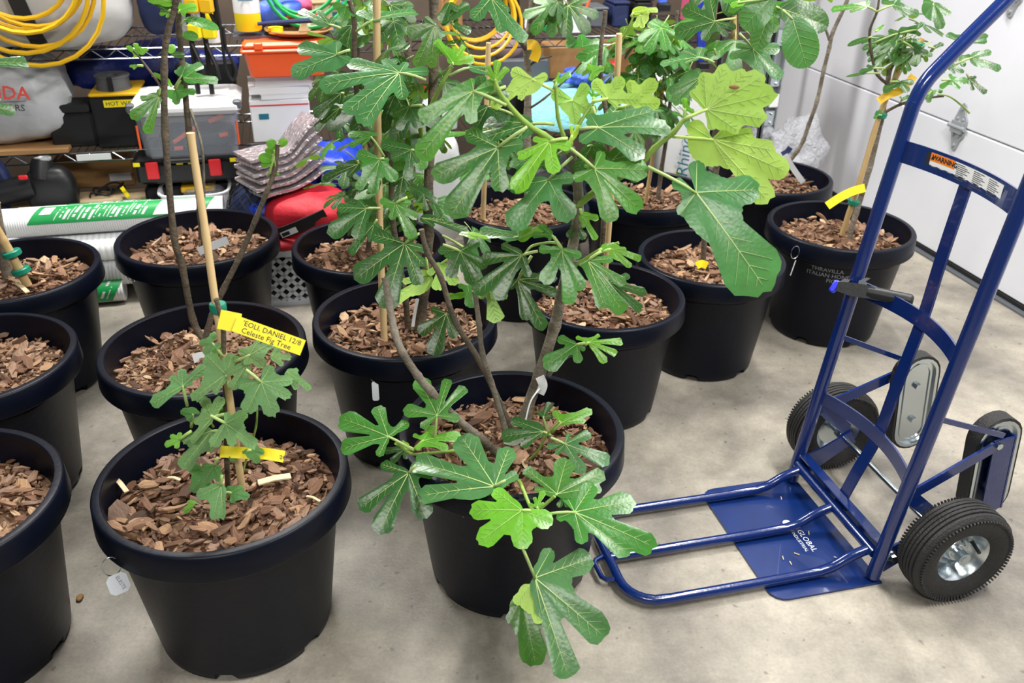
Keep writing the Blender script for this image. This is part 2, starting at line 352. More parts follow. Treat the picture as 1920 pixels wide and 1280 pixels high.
# vertical door track at the far corner
t = thing('door_track', room(2.02, 3.5, 0), RROT, 'dark steel vertical track standing behind the round leaved fig', 'door track')
mb = MB(); mb.box((0, 0, .62), (.085, .012, 1.24)); mb.box((-.04, -.02, .62), (.006, .05, 1.24)); mb.box((.04, -.02, .62), (.006, .05, 1.24)); part('channel', mb, M['steel'], t, smooth=False)
for k in range(3):
    mb = MB(); mb.box((0, -.03, .42+k*.17), (.07, .012, .07), bev=.003)
    for x, zz in ((-.02, .02), (.02, .02), (-.02, -.02), (.02, -.02)): mb.tube([(x, -.036, .42+k*.17+zz), (x, -.046, .42+k*.17+zz)], .007, 6)
    part('bracket', mb, M['chrome'], t)
mb = MB(); mb.box((.012, -.05, .50), (.04, .01, .055), bev=.002); part('label_card', mb, M['whitep'], t, smooth=False)
# ---------------------------------------------------------------- pots, mulch
RT, HT, RB = .2292, .3673, .170
def pot_mesh():
    mb = MB(); n = 96
    prof = [(.15, .006), (RB-.006, 0), (RB, .006), (.1725, .022), (.2075, .306), (.211, .311), (.2325, .3125), (.2345, .316), (.2315, .362), (.229, HT-.001), (.2265, HT), (.2155, HT), (.2135, HT-.002), (.2125, HT-.03), (.206, .30), (.168, .02), (0.0001, .02)]
    notch = [math.radians(a) for a in (15, 75, 135, 195, 255, 315)]
    def mod(j, r, z, a):
        if j in (0, 1, 2):
            for q in notch:
                if abs((a-q+math.pi) % (2*math.pi)-math.pi) < .07: return r-(.006 if j < 3 else 0), z+.018
        return r, z
    mb.lathe(prof, n, mod=mod); return mb.mesh('pot', M['pot'], True, 40)
POT = pot_mesh()
def chip_meshes(n, seed, small=False):
    out = []; rnd = random.Random(seed)
    for i in range(n):
        mb = MB(); L = rnd.uniform(.036, .085); W = L*(rnd.uniform(.3, .66) if i % 3 else rnd.uniform(.14, .3)); L *= 1 if i % 3 else 1.15; th = rnd.uniform(.003, .008); k = rnd.choice((7, 8, 9)); bend = rnd.uniform(-9, 9); tw = rnd.uniform(-6, 6)
        pts = []
        for j in range(k):
            a = 2*math.pi*j/k+rnd.uniform(-.25, .25); r = rnd.uniform(.72, 1.05)
            pts.append((L/2*r*math.copysign(abs(math.cos(a))**.8, math.cos(a)), W/2*r*math.copysign(abs(math.sin(a))**.8, math.sin(a))))
        zf = lambda x, y: bend*(x*x+y*y*1.6) + tw*x*y
        a = [mb.V((x, y, zf(x, y)+th*rnd.uniform(.2, .6))) for x, y in pts]; b = [mb.V((x*.93, y*.9, zf(x, y)-th/2)) for x, y in pts]
        ct = mb.V((rnd.uniform(-.2, .2)*L, rnd.uniform(-.2, .2)*W, th*rnd.uniform(.5, 1.1))); cb = mb.V((0, 0, -th/2))
        for j in range(k):
            q = (j+1) % k; mb.F((a[j], a[q], ct)); mb.F((b[q], b[j], cb)); mb.F((a[q], a[j], b[j], b[q]))
        out.append(mb.mesh('bark_chip', M['chip'], True, 30))
    return out
CHIPS = chip_meshes(18, 3)
MH = .312
def dome(x, y, s=0): 
    r = math.hypot(x, y)/.205
    return MH - .006 + .020*(1-r*r) + .010*noise.noise(Vector((x*11+s*5, y*11, s)))
def bed_mesh(seed, nchip=900):
    rnd = random.Random(seed); mb = MB(); N, K = 40, 10; rings = []
    for j in range(K+1):
        r = .207*j/K+1e-4; rings.append([mb.V((r*math.cos(a), r*math.sin(a), dome(r*math.cos(a), r*math.sin(a), seed)-.012)) for a in [2*math.pi*k/N for k in range(N)]])
    for a, b in zip(rings, rings[1:]):
        for k in range(N): mb.F((a[k], b[k], b[(k+1) % N], a[(k+1) % N]))
    for i in range(nchip):
        r = .197*math.sqrt(rnd.random()); th = rnd.uniform(0, 6.283); x, y = r*math.cos(th), r*math.sin(th)
        L = rnd.uniform(.010, .030); W = L*rnd.uniform(.2, .7); z = dome(x, y, seed)+rnd.uniform(-.01, .006)
        R = Matrix.Rotation(rnd.uniform(0, 6.28), 3, 'Z') @ Matrix.Rotation(rnd.gauss(0, .35), 3, 'X') @ Matrix.Rotation(rnd.gauss(0, .3), 3, 'Y')
        k = 5; pts = [(L/2*math.cos(6.283*j/k+.3*rnd.random())*rnd.uniform(.7, 1), W/2*math.sin(6.283*j/k)*rnd.uniform(.7, 1)) for j in range(k)]
        a = [mb.V(Vector((x, y, z))+R @ Vector((p[0], p[1], .0015))) for p in pts]; b = [mb.V(Vector((x, y, z))+R @ Vector((p[0], p[1], -.0015))) for p in pts]
        mb.F(a); mb.F(b[::-1])
        for j in range(k): mb.F((b[j], b[(j+1) % k], a[(j+1) % k], a[j]))
    return mb.mesh('mulch', M['chip'], False)
BEDS = [bed_mesh(s) for s in (1, 2, 3)]
# name: centre x, y, scale, chip count
POTS = {'A': (-.543, 1.332, 1.009, 290), 'B': (-.733, 1.816, 1.026, 240), 'C': (-.965, 2.487, 1.03, 190), 'D': (.002, 1.502, 1.009, 270), 'E': (-.275, 1.999, 1.012, 240),
        'F': (-.440, 2.478, 1.002, 160), 'G': (.250, 2.186, .967, 220), 'H': (.602, 2.470, .96, 200), 'I': (1.069, 2.710, 1.008, 190), 'J': (.984, 3.257, .972, 130),
        'K': (.467, 3.035, 1.0, 130), 'L': (.024, 2.847, 1.0, 140), 'M': (-1.414, 2.251, 1.0, 150), 'N': (-1.260, 1.752, 1.0, 190), 'O': (-1.060, 1.243, 1.0, 190)}
PL = {'A': 'nearest potted fig, a sapling with sage green leaves and yellow tags',
      'B': 'young fig with two bare brown stems behind the sage leaved sapling',
      'C': 'bare stemmed fig in the rear pot beside the white cup sleeves',
      'D': 'largest fig, its glossy leaves hanging over the front of its pot',
      'E': 'bushy dark fig with a tall bamboo stake and metal tag on its rim',
      'F': 'dark leaved fig in the black pot next to the grey basket',
      'G': 'fig directly behind and right of the largest fig, leaning cane in its mulch',
      'H': 'fig with rounded leaves and thin stem, yellow band at its base',
      'I': 'staked fig in the pot with handwriting, behind the blue hand truck',
      'J': 'fig with one curved bare stem in the rearmost pot by the door',
      'K': 'bushy small leaved fig in front of the white printed sack',
      'L': 'grey trunked fig with a yellow band wrapped on its trunk',
      'M': 'fig at the left edge whose stake is bound with green tape',
      'N': 'black pot of bark mulch at left edge, between two others',
      'O': 'black pot of bark mulch cut by the left edge, nearest of three'}
PT = {}
for i, (k, (x, y, s, nc)) in enumerate(POTS.items()):
    t = thing('potted_fig_tree', (x, y, 0), 0, PL[k], 'potted tree', 'fig trees in black nursery pots'); PT[k] = t
    o = part('pot', POT, M['pot'], t); o.scale = (s, s, s); o.rotation_euler = (0, 0, i*.7+.3)
    o = part('mulch', BEDS[i % 3], M['chip'], t, kind='stuff'); o.scale = (s, s, s); o.rotation_euler = (0, 0, i*1.3)
    rnd = random.Random(40+i)
    for q in range(nc):
        r = .19*math.sqrt(rnd.random()); th = rnd.uniform(0, 6.283); px, py = r*math.cos(th), r*math.sin(th)
        me = rnd.choice(CHIPS); c = bpy.data.objects.new('bark_chip', me); COL.objects.link(c); c.parent = t
        f = rnd.uniform(.5, 1.0)**1.2*(1.35 if rnd.random() < .16 else 1.0)
        c.location = (px*s, py*s, s*(dome(px, py, i)+rnd.uniform(-.006, .014)))
        c.rotation_euler = (rnd.gauss(0, .33), rnd.gauss(0, .33), rnd.uniform(0, 6.283)); c.scale = (f, f*rnd.uniform(.7, 1.1), f*rnd.uniform(.8, 1.6))
def splinter(k, a, b, wd=.006, col='chipfree'):
    mb = MB(); a = Vector(a); b = Vector(b); mid = (a+b)/2+Vector((0, 0, .003))
    mb.ribbon([a, mid, b], (b-a).cross(Vector((0, 0, 1))), wd, .003); part('splinter', mb, M[col], PT[k], world=True, smooth=False, label='pale wood splinter in the mulch')
splinter('A', at_z((215, 895), .335), at_z((238, 922), .33), .009); splinter('A', at_z((484, 905), .345), at_z((545, 892), .345), .016)
splinter('A', at_z((575, 930), .335), at_z((600, 940), .333), .005); splinter('A', at_z((315, 895), .345), at_z((338, 900), .345), .006)
splinter('M', at_z((30, 530), .345), at_z((52, 548), .34), .012)
# ---------------------------------------------------------------- leaves
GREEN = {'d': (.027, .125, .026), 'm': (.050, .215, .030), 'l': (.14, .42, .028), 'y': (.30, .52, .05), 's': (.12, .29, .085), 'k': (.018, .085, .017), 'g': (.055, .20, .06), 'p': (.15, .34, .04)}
def leaf_mesh(lobes, seed=0, w=.25, sinus=.42, serr=.014, N=108, fold=.10, droop=.2, entire=False, pet=None, sec=True, name='leaf', pr=.0022):
    if not entire: w = w+.015
    """lobes: (x, y) tips in the leaf plane, petiole joint at the origin, main lobe along +y"""
    rnd = random.Random(seed); mb = MB()
    Lm = max(math.hypot(*l) for l in lobes)
    ls = sorted([(math.atan2(-l[0], l[1]), math.hypot(*l)) for l in lobes])   # angle measured CCW from +y
    nl = len(ls); ph1, ph2 = rnd.uniform(0, 6), rnd.uniform(0, 6)
    alph = []
    for i in range(nl):
        g = []
        if i > 0: g.append(ls[i][0]-ls[i-1][0])
        if i < nl-1: g.append(ls[i+1][0]-ls[i][0])
        gm = min(g) if g else 1.2
        rho = w; a = math.asin(min(.95, rho/(1-rho)))
        lim = max(gm*.42, .19)
        if a > lim: a = lim; s_ = math.sin(a); rho = s_/(1+s_)
        alph.append((a, rho))
    def rad(th):
        r = 0
        for (a, L), (al, rho) in zip(ls, alph):
            d = (th-a+math.pi) % (2*math.pi)-math.pi
            if abs(d) < 1.4:
                c = L*(1-rho); q = (rho*L)**2-(c*math.sin(d))**2
                if q > 0: r = max(r, c*math.cos(d)+math.sqrt(q))
        for i in range(nl):
            a0, L0 = ls[i]; a1, L1 = ls[(i+1) % nl]
            gap = (a1-a0) % (2*math.pi) if nl > 1 else 2*math.pi
            u = ((th-a0) % (2*math.pi))/gap
            if 0 <= u <= 1:
                if i == nl-1:   # rear gap around the petiole
                    f = abs(2*u-1)**2.6; r = max(r, (L0*(1-u)+L1*u)*(.06+.70*f))
                else:
                    f = abs(2*u-1)**2.2; r = max(r, (L0*(1-u)+L1*u)*(sinus+(.80-sinus)*f))
        return r*(1+serr*math.sin(th*37+ph1)+serr*.7*math.sin(th*23+ph2)+serr*.5*math.sin(th*61))
    def zf(x, y):
        r = math.hypot(x, y)
        if r < 1e-6: return 0
        if entire:
            return fold*abs(x)*.9 - droop*r*r/Lm + .02*Lm*math.sin(y/Lm*9+ph1)*(abs(x)/Lm)*2
        th = math.atan2(-x, y); d = min(abs((th-a+math.pi) % (2*math.pi)-math.pi) for a, _ in ls)
        return fold*r*min(math.sin(min(d, 1.2)), .38) - droop*r*r/Lm + .022*Lm*math.sin(5*th+ph1)*(r/Lm)**2 + .014*Lm*math.sin(11*th+ph2)*(r/Lm)**2
    if entire:
        L = Lm; cx, cy = 0, .45*L
        def outl(k):
            t = 2*math.pi*k/N; s_, c_ = math.sin(t), math.cos(t); ww = w*L*(1+.12*c_)
            return (-ww*s_*(1+serr*math.sin(k*1.9)), .5*L-.5*L*c_*1.0 if False else .49*L+.52*L*c_*(1+serr*math.sin(k*2.3)))
        out = [outl(k) for k in range(N)]
    else:
        cx = cy = 0; out = [(-rad(t)*math.sin(t), rad(t)*math.cos(t)) for t in [-math.pi+2*math.pi*(k+.5)/N for k in range(N)]]
    frs = (.3, .58, .8, .93, 1); c = mb.V((cx, cy, zf(cx, cy))); prev = None
    for fr in frs:
        ring = [mb.V((cx+(x-cx)*fr, cy+(y-cy)*fr, zf(cx+(x-cx)*fr, cy+(y-cy)*fr))) for x, y in out]
        for k in range(N):
            q = (k+1) % N
            if prev is None: mb.F((c, ring[k], ring[q]))
            else: mb.F((prev[k], ring[k], ring[q], prev[q]))
        prev = ring
    def strip(p0, p1, w0, w1, seg):
        dx, dy = p1[0]-p0[0], p1[1]-p0[1]; L_ = math.hypot(dx, dy) or 1; nx, ny = -dy/L_, dx/L_
        for sg in (1, -1):
            pr_ = None
            for j in range(seg+1):
                t = j/seg; x, y = p0[0]+dx*t, p0[1]+dy*t; ww = w0+(w1-w0)*t; h = .0006+ww*.15
                a = mb.V((x-nx*ww, y-ny*ww, zf(x-nx*ww, y-ny*ww)+sg*.0004)); m_ = mb.V((x, y, zf(x, y)+sg*(h+.0004))); b = mb.V((x+nx*ww, y+ny*ww, zf(x+nx*ww, y+ny*ww)+sg*.0004))
                if pr_:
                    if sg > 0: mb.F((pr_[1], pr_[0], a, m_)[::-1] if False else (pr_[0], pr_[1], m_, a)[::-1], 1); mb.F((pr_[1], pr_[2], b, m_)[::-1], 1)
                    else: mb.F((pr_[0], pr_[1], m_, a), 1); mb.F((pr_[1], pr_[2], b, m_), 1)
                pr_ = (a, m_, b)
    vw = .0075*Lm
    if entire:
        strip((0, 0), (0, .97*Lm), vw, vw*.3, 8)
        if sec:
            for f in (.02, .18, .34, .5, .66, .8):
                for sg in (1, -1):
                    wl = w*Lm*math.sin(math.acos(max(-1, min(1, 2*f-1+.25))))*.92 if f < .85 else w*Lm*.3
                    strip((0, f*Lm), (sg*wl, f*Lm+wl*.75), vw*.42, vw*.2, 3)
    else:
        for (a, L), (al, rho) in zip(ls, alph):
            ux, uy = -math.sin(a), math.cos(a); strip((0, 0), (ux*L*.93, uy*L*.93), vw*(.55+.45*L/Lm), vw*.25, 6)
            if sec and L > .4*Lm:
                for f in (.3, .46, .6, .74, .86):
                    for sg in (1, -1):
                        hw = min(f*math.tan(al)*L, rho*L*math.sqrt(max(0.05, 1-((f-(1-rho))/rho)**2)) if f > 1-rho else 9)*.85
                        b = a+sg*.72; q = hw/math.sin(.72)
                        q = min(q, .3*L)
                        for _ in range(12):
                            ex, ey = ux*L*f-math.sin(b)*q, uy*L*f+math.cos(b)*q
                            if math.hypot(ex, ey) > .93*rad(math.atan2(-ex, ey)): q *= .82
                            else: break
                        strip((ux*L*f, uy*L*f), (ux*L*f-math.sin(b)*q, uy*L*f+math.cos(b)*q), vw*.36, vw*.16, 2)
    if pet: mb.tube(pet, [pr*1.1]*(len(pet)-1)+[pr*.8], 6, m=1)
    me = mb.mesh(name, [M['leaf'], M['vein']], True); return me
LSEED = [100]
def leaf(k, P, B, tips, Y, col='d', up=.35, back=False, w=.25, sinus=.42, dY=0, droop=.16, side=0, serr=.014, fold=.10, ent=False, sc=1, pr=.0026, T=None):
    """fig leaf: P petiole start, B joint, tips = lobe tips as seen, Y = distance into the room"""
    if T:
        f = lambda p: (T[0]+p[0]/T[2], T[1]+p[1]/T[2]); P = f(P) if P else None; B = f(B); tips = [f(q) for q in tips]
    LSEED[0] += 1; rnd = random.Random(LSEED[0])
    B3 = at(B, Y+dY); view = (CAM-B3).normalized()
    n = (view*(1-up)+Vector((side, 0, up))).normalized()
    t3 = [on_plane(q, B3, n) for q in tips]
    main = max(t3, key=lambda q: (q-B3).length); Md = (main-B3).normalized(); Nn = -n if back else n; S = Md.cross(Nn)
    R = Matrix((S, Md, Nn)).transposed().to_4x4(); W = Matrix.Translation(B3) @ R; Wi = W.inverted()
    lob = [((Wi @ q).x, (Wi @ q).y) for q in t3]; L = (main-B3).length
    pet = None
    if P:
        p3 = Wi @ at(P, Y); pet = [p3, p3*.6+Vector((0, 0, .06*p3.length)), p3*.25+Vector((0, 0, .05*p3.length)), Vector((0, .01*L, 0))]
    if ent and w == .25: w = .36
    me = leaf_mesh(lob, LSEED[0], w, sinus, serr, fold=fold, droop=droop, entire=ent, pet=pet, pr=pr, N=108 if L > .06 else 72)
    o = bpy.data.objects.new('leaf', me); COL.objects.link(o); t = PT[k]; o.parent = t; o.matrix_local = wm(t).inverted() @ W
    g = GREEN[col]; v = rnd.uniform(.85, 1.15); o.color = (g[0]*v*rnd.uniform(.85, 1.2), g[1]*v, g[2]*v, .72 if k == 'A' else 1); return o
GEN = []
for i, (lb, w_, s_) in enumerate([([(0, 1), (-.55, .75), (.6, .7), (-.7, .05), (.68, .0)], .25, .38), ([(0, 1), (-.62, .62), (.58, .66), (-.6, -.1), (.62, -.05)], .22, .33), ([(0, 1), (-.6, .6), (.6, .6)], .26, .5),
        ([(0.05, 1), (-.7, .5), (.65, .55), (-.45, -.2), (.5, -.2)], .3, .55), ([(0, 1), (-.5, .8), (.52, .76), (-.75, .2), (.7, .15)], .19, .3)]):
    GEN.append(leaf_mesh(lb, 500+i, w_, s_, N=84, droop=.3, pet=[(0, -.5, .12), (0, -.22, .07), (0, 0, 0)], pr=.018))
GEN.append(leaf_mesh([(0, 1)], 510, .34, .4, N=60, droop=.3, entire=True, pet=[(0, -.4, .1), (0, -.2, .05), (0, 0, 0)], pr=.018))
def scat(k, path, n, size, seed, col='d', kinds=(0, 1, 2, 3, 4), spread=.05, tlo=0, thi=1, upb=.5):
    rnd = random.Random(seed); t = PT[k]; pts = [Vector(p) for p in path]
    seg = [(pts[i+1]-pts[i]).length for i in range(len(pts)-1)]; tot = sum(seg)
    for i in range(n):
        d = tot*(tlo+(thi-tlo)*rnd.random()); j = 0
        while j < len(seg)-1 and d > seg[j]: d -= seg[j]; j += 1
        p = pts[j].lerp(pts[j+1], min(1, d/max(seg[j], 1e-6))); az = rnd.uniform(0, 6.283); s = size*rnd.uniform(.6, 1.15)
        h = Vector((math.cos(az), math.sin(az), 0)); dirp = (h+Vector((0, 0, rnd.uniform(.1, upb*1.4)))).normalized(); b = p+dirp*s*.5+Vector((rnd.gauss(0, spread), rnd.gauss(0, spread), rnd.gauss(0, spread)))*.3
        Md = (h+Vector((0, 0, rnd.uniform(-1.1, .15)))).normalized(); Nn = Vector((0, 0, 1))+Vector((rnd.gauss(0, .3), rnd.gauss(0, .3)-.25, 0)); Nn = (Nn-Md*Nn.dot(Md)).normalized(); S = Md.cross(Nn)
        W = Matrix.Translation(b) @ Matrix((S, Md, Nn)).transposed().to_4x4() @ Matrix.Diagonal((s*rnd.uniform(.85, 1.1), s, s, 1))
        o = bpy.data.objects.new('leaf', GEN[rnd.choice(kinds)]); COL.objects.link(o); o.parent = t; o.matrix_local = wm(t).inverted() @ W
        g = GREEN[rnd.choice(col)]; v = rnd.uniform(.75, 1.25); o.color = (g[0]*v*rnd.uniform(.8, 1.3), g[1]*v, g[2]*v, 1)
def smooth_path(p, n=4):
    out = []; p = [Vector(q) for q in p]
    if len(p) < 3: return p
    for i in range(len(p)-1):
        a, b, c, d = p[max(i-1, 0)], p[i], p[i+1], p[min(i+2, len(p)-1)]
        for j in range(n):
            t = j/n; out.append(.5*((2*b)+(c-a)*t+(2*a-5*b+4*c-d)*t*t+(3*b-a-3*c+d)*t*t*t))
    return out+[p[-1]]
def stem(k, pts, r0, r1, m='bark', name='stem', T=None, Y=None):
    """pts: (px, py[, Y])"""
    q = []
    for p in pts:
        xy = (p[0], p[1]) if not T else (T[0]+p[0]/T[2], T[1]+p[1]/T[2]); q.append(at(xy, p[2] if len(p) > 2 else Y))
    q = smooth_path(q, 5); n = len(q); rnd = random.Random(n*7+int(pts[0][0]))
    sc_ = .68 if m == 'shoot' else .8; rr = [sc_*(r0+(r1-r0)*i/(n-1))*(1.0+(.18 if i % 5 == 0 else 0)*(1 if m != 'bamboo' else .4)) for i in range(n)]
    mb = MB(); mb.tube(q, rr, 9); part(name, mb, M[m], PT[k], world=True, auto=60); return q
def stake(pts, r, label, m='bamboo', ties=(), T=None):
    q = []
    for p in pts:
        xy = (p[0], p[1]) if not T else (T[0]+p[0]/T[2], T[1]+p[1]/T[2]); q.append(at(xy, p[2]))
    base = q[0]; t = thing('bamboo_stake', tuple(base), 0, label, 'plant stake', 'bamboo stakes in the pots')
    path = smooth_path(q, 6); N = 26; mb = MB()
    if len(path) < 3: path = [path[0].lerp(path[-1], i/N) for i in range(N+1)]
    rr = [r*(1.0+(.14 if i % 7 == 3 else 0))*(1-.1*i/len(path)) for i in range(len(path))]
    mb.tube(path, rr, 10); part('cane', mb, M[m], t, world=True, auto=60)
    for f in ties:
        c = path[0].lerp(path[-1], f) if len(q) == 2 else path[int(f*(len(path)-1))]; d = (path[-1]-path[0]).normalized()
        mb = MB(); mb.lathe([(r*1.9, -.008), (r*2.1, -.006), (r*2.1, .006), (r*1.9, .008)], 14, close=False); mb2 = MB(); Rm = d.to_track_quat('Z', 'Y').to_matrix().to_4x4()
        mb2.v = [tuple(Matrix.Translation(c+Vector((.003, 0, 0))) @ Rm @ Vector(v)) for v in mb.v]; mb2.f = mb.f; mb2.m = mb.m
        part('tie_tape', mb2, M['green_tie'], t, world=True)
    return t
# ---------------------------------------------------------------- plants, from near to far
Z1 = (0, 0, 3.2); Z2 = (380, 0, 3.2); Z3 = (780, 0, 3.2); Z4 = (1180, 0, 3.2); Z5 = (1500, 0, 3.2)
ZF = (440, 340, 3.367); ZG = (860, 340, 3.367); ZD = (620, 680, 2.133); ZA = (150, 560, 2.783); ZW = (560, 0, 4.267); ZT = (920, 0, 5.053); ZR = (1220, 150, 6.736)
# --- D, the big fig
stem('D', [(975, 850, 1.50), (985, 780, 1.50), (1012, 700, 1.50), (1040, 612, 1.50), (1052, 555, 1.50), (1070, 480, 1.50), (1084, 400, 1.50), (1082, 340, 1.50), (1068, 280, 1.48)], .0155, .0105, 'bark2', 'trunk')
stem('D', [(1068, 285, 1.48), (1020, 253, 1.45), (986, 231, 1.43), (948, 190, 1.41), (933, 166, 1.40), (928, 150, 1.40)], .0085, .0045, 'shoot', 'branch')
stem('D', [(1062, 275, 1.48), (1056, 253, 1.47), (1046, 219, 1.46), (1042, 165, 1.46), (1040, 150, 1.46)], .0055, .004, 'shoot', 'branch')
stem('D', [(1070, 270, 1.48), (1085, 235, 1.48), (1111, 194, 1.49)], .006, .0035, 'shoot', 'branch')
stem('D', [(1082, 385, 1.50), (1130, 350, 1.47), (1195, 312, 1.44), (1227, 278, 1.43), (1264, 247, 1.42), (1286, 222, 1.42), (1324, 205, 1.42)], .010, .0045, 'shoot', 'branch')
stem('D', [(968, 880, 1.47), (905, 825, 1.45), (854, 783, 1.42), (807, 732, 1.40), (784, 705, 1.40), (755, 661, 1.41), (740, 622, 1.43), (730, 569, 1.46), (722, 520, 1.48)], .011, .008, 'bark2', 'branch')
stem('D', [(968, 830, 1.50), (940, 762, 1.51), (901, 680, 1.53), (853, 601, 1.55), (826, 518, 1.56), (801, 474, 1.56), (790, 430, 1.56)], .0085, .006, 'bark', 'branch')
stem('D', [(960, 860, 1.49), (946, 800, 1.49), (921, 717, 1.50), (904, 661, 1.50), (898, 607, 1.50), (890, 545, 1.50)], .008, .006, 'bark2', 'branch')
stem('D', [(1030, 702, 1.50), (1045, 680, 1.48), (1070, 665, 1.46), (1098, 645, 1.44), (1110, 635, 1.44)], .0055, .0035, 'bark2', 'branch')
stem('D', [(965, 880, 1.48), (1005, 850, 1.42), (1025, 815, 1.40), (1050, 790, 1.39)], .004, .003, 'shoot', 'branch')
stem('D', [(960, 890, 1.48), (975, 905, 1.30), (995, 950, 1.24), (1010, 955, 1.23), (1040, 930, 1.23)], .0055, .004, 'shoot', 'branch')
stem('D', [(850, 845, 1.42), (800, 850, 1.38), (770, 850, 1.35), (745, 830, 1.34)], .005, .0035, 'shoot', 'branch')
stem('D', [(1055, 470, 1.50), (1040, 455, 1.48), (1000, 460, 1.46), (985, 475, 1.45)], .004, .003, 'shoot', 'branch')
stem('D', [(1076, 500, 1.50), (1090, 490, 1.48), (1130, 465, 1.46), (1160, 455, 1.45)], .005, .0035, 'shoot', 'branch')
# crown of D
leaf('D', (540, 632), (345, 545), [(480, 500), (330, 468), (15, 705), (12, 932), (330, 740)], 1.40, 'm', T=Z3, w=.26, up=.25)
leaf('D', (540, 520), (410, 575), [(520, 480), (560, 560), (380, 440)], 1.42, 'd', T=Z3, w=.25)
leaf('D', (668, 760), (490, 885), [(300, 785), (100, 1045), (200, 1280), (505, 1145), (645, 860)], 1.40, 'd', T=Z3, w=.25, up=.3)
leaf('D', (910, 830), (800, 850), [(700, 830), (610, 935), (590, 1125), (830, 1035), (930, 880)], 1.40, 'l', T=Z3, w=.27, up=.4)
leaf('D', (940, 940), (793, 1080), [(560, 1120), (565, 1350), (925, 1315), (950, 1060)], 1.42, 'g', T=Z3, w=.25, up=.35)
leaf('D', (925, 890), (1070, 1010), [(945, 1075), (1120, 905), (1395, 1010), (1350, 1245), (1180, 1320), (1010, 990)], 1.38, 'm', T=Z3, w=.25, up=.3)
leaf('D', (980, 775), (1095, 766), [(1040, 680), (1430, 640), (1535, 740), (1370, 925), (985, 850)], 1.42, 'g', T=Z3, w=.26, up=.45)
leaf('D', (1060, 640), (1090, 762), [(1040, 690), (1240, 600), (1455, 560), (1290, 640)], 1.45, 'g', T=Z3, w=.2, up=.8)
leaf('D', (830, 545), (700, 475), [(790, 455), (570, 425), (450, 640), (620, 600)], 1.46, 'y', T=Z3, back=True, w=.28, sinus=.6, up=.1)
leaf('D', (855, 625), (940, 600), [(1035, 510), (810, 560), (960, 750), (1080, 690)], 1.50, 'l', T=Z3, back=True, w=.3, sinus=.6, up=.1)
leaf('D', (1055, 610), (1150, 590), [(1065, 480), (1240, 465), (1350, 600), (1210, 640)], 1.46, 'y', T=Z3, back=True, w=.28, sinus=.6, up=.1)
leaf('D', (1210, 650), (1300, 620), [(1290, 480), (1440, 480), (1465, 620)], 1.52, 'y', T=Z3, back=True, w=.32, sinus=.7, up=.1)
leaf('D', (480, 540), (475, 480), [(425, 430), (430, 390), (490, 350), (555, 400)], 1.40, 'l', T=Z3, w=.2, sinus=.35)
leaf('D', (830, 530), (840, 490), [(850, 455), (930, 435), (860, 430)], 1.46, 'l', T=Z3, w=.2, sinus=.4)
leaf('D', (1065, 620), (1065, 580), [(1035, 545), (1060, 530), (1110, 555)], 1.49, 'l', T=Z3, w=.22, sinus=.4)
leaf('D', (930, 880), (935, 810), [(930, 750), (985, 745), (920, 860)], 1.44, 'y', T=Z3, w=.2)
leaf('D', (830, 745), (690, 745), [(380, 700), (350, 820), (560, 870)], 1.5, 'd', T=Z3, w=.25, up=.6)
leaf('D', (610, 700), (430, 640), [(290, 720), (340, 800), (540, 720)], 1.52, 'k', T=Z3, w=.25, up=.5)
leaf('D', (900, 900), (850, 930), [(560, 960), (600, 1040), (760, 1010)], 1.5, 'd', T=Z3, w=.25, up=.5)
leaf('D', (1000, 900), (1060, 870), [(1180, 950), (1080, 960), (960, 1020)], 1.5, 'd', T=Z3, w=.25, up=.5)
leaf('D', None, (20, 985), [(100, 1000), (40, 1090), (-60, 960)], 1.43, 'd', T=(1180, 0, 3.2), w=.3)
leaf('D', None, (-100, 960), [(90, 900), (20, 830)], 1.45, 'd', T=Z4, w=.3)
# two pale undersides and the long drooping leaf at the right of D's crown
leaf('D', (330, 715), (465, 655), [(372, 540), (450, 430), (580, 385), (705, 425), (810, 450), (882, 560), (822, 715), (660, 790), (500, 780)], 1.40, 'y', T=Z4, back=True, w=.36, sinus=.86, up=-.05, fold=.05, droop=-.05, serr=.018)
leaf('D', (262, 820), (500, 835), [(355, 745), (560, 785), (740, 790), (870, 900), (948, 1030), (835, 1205), (600, 1010)], 1.43, 'y', T=Z4, back=True, w=.30, sinus=.84, up=0, fold=.06, serr=.016)
leaf('D', (110, 1000), (400, 1155), [(260, 1085), (405, 960), (785, 1130), (840, 1730), (300, 1290)], 1.38, 'g', T=Z4, w=.24, sinus=.55, up=.25)
leaf('D', (330, 720), (335, 650), [(330, 580), (390, 670)], 1.42, 'l', T=Z4, w=.25)
mb = MB(); P = at((1377, 163), 1.385); mb.blob(P, (.017, .003, .007)); part('brown_spot', mb, M['weed'], PT['D'], world=True, label='brown dead spot on the pale leaf underside')
# middle of D
leaf('D', (500, 440), (400, 465), [(270, 395), (145, 480), (92, 690), (235, 735), (440, 600)], 1.44, 'd', T=ZG, w=.2, sinus=.38, up=.3)
leaf('D', (600, 350), (650, 430), [(505, 425), (535, 640), (705, 762), (785, 675), (775, 470)], 1.40, 'm', T=ZG, w=.21, sinus=.4, up=.3)
leaf('D', (900, 440), (815, 500), [(975, 485), (1055, 640), (1045, 815), (925, 795), (760, 530)], 1.42, 'm', T=ZG, w=.18, sinus=.36, up=.3)
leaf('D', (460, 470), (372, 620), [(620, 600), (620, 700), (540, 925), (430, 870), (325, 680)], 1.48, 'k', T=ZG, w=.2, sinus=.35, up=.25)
leaf('D', (890, 450), (960, 425), [(1155, 482), (1090, 530), (1060, 425)], 1.44, 'l', T=ZG, w=.18)
leaf('D', (880, 440), (905, 425), [(1010, 395), (985, 385)], 1.44, 'l', T=ZG, w=.16)
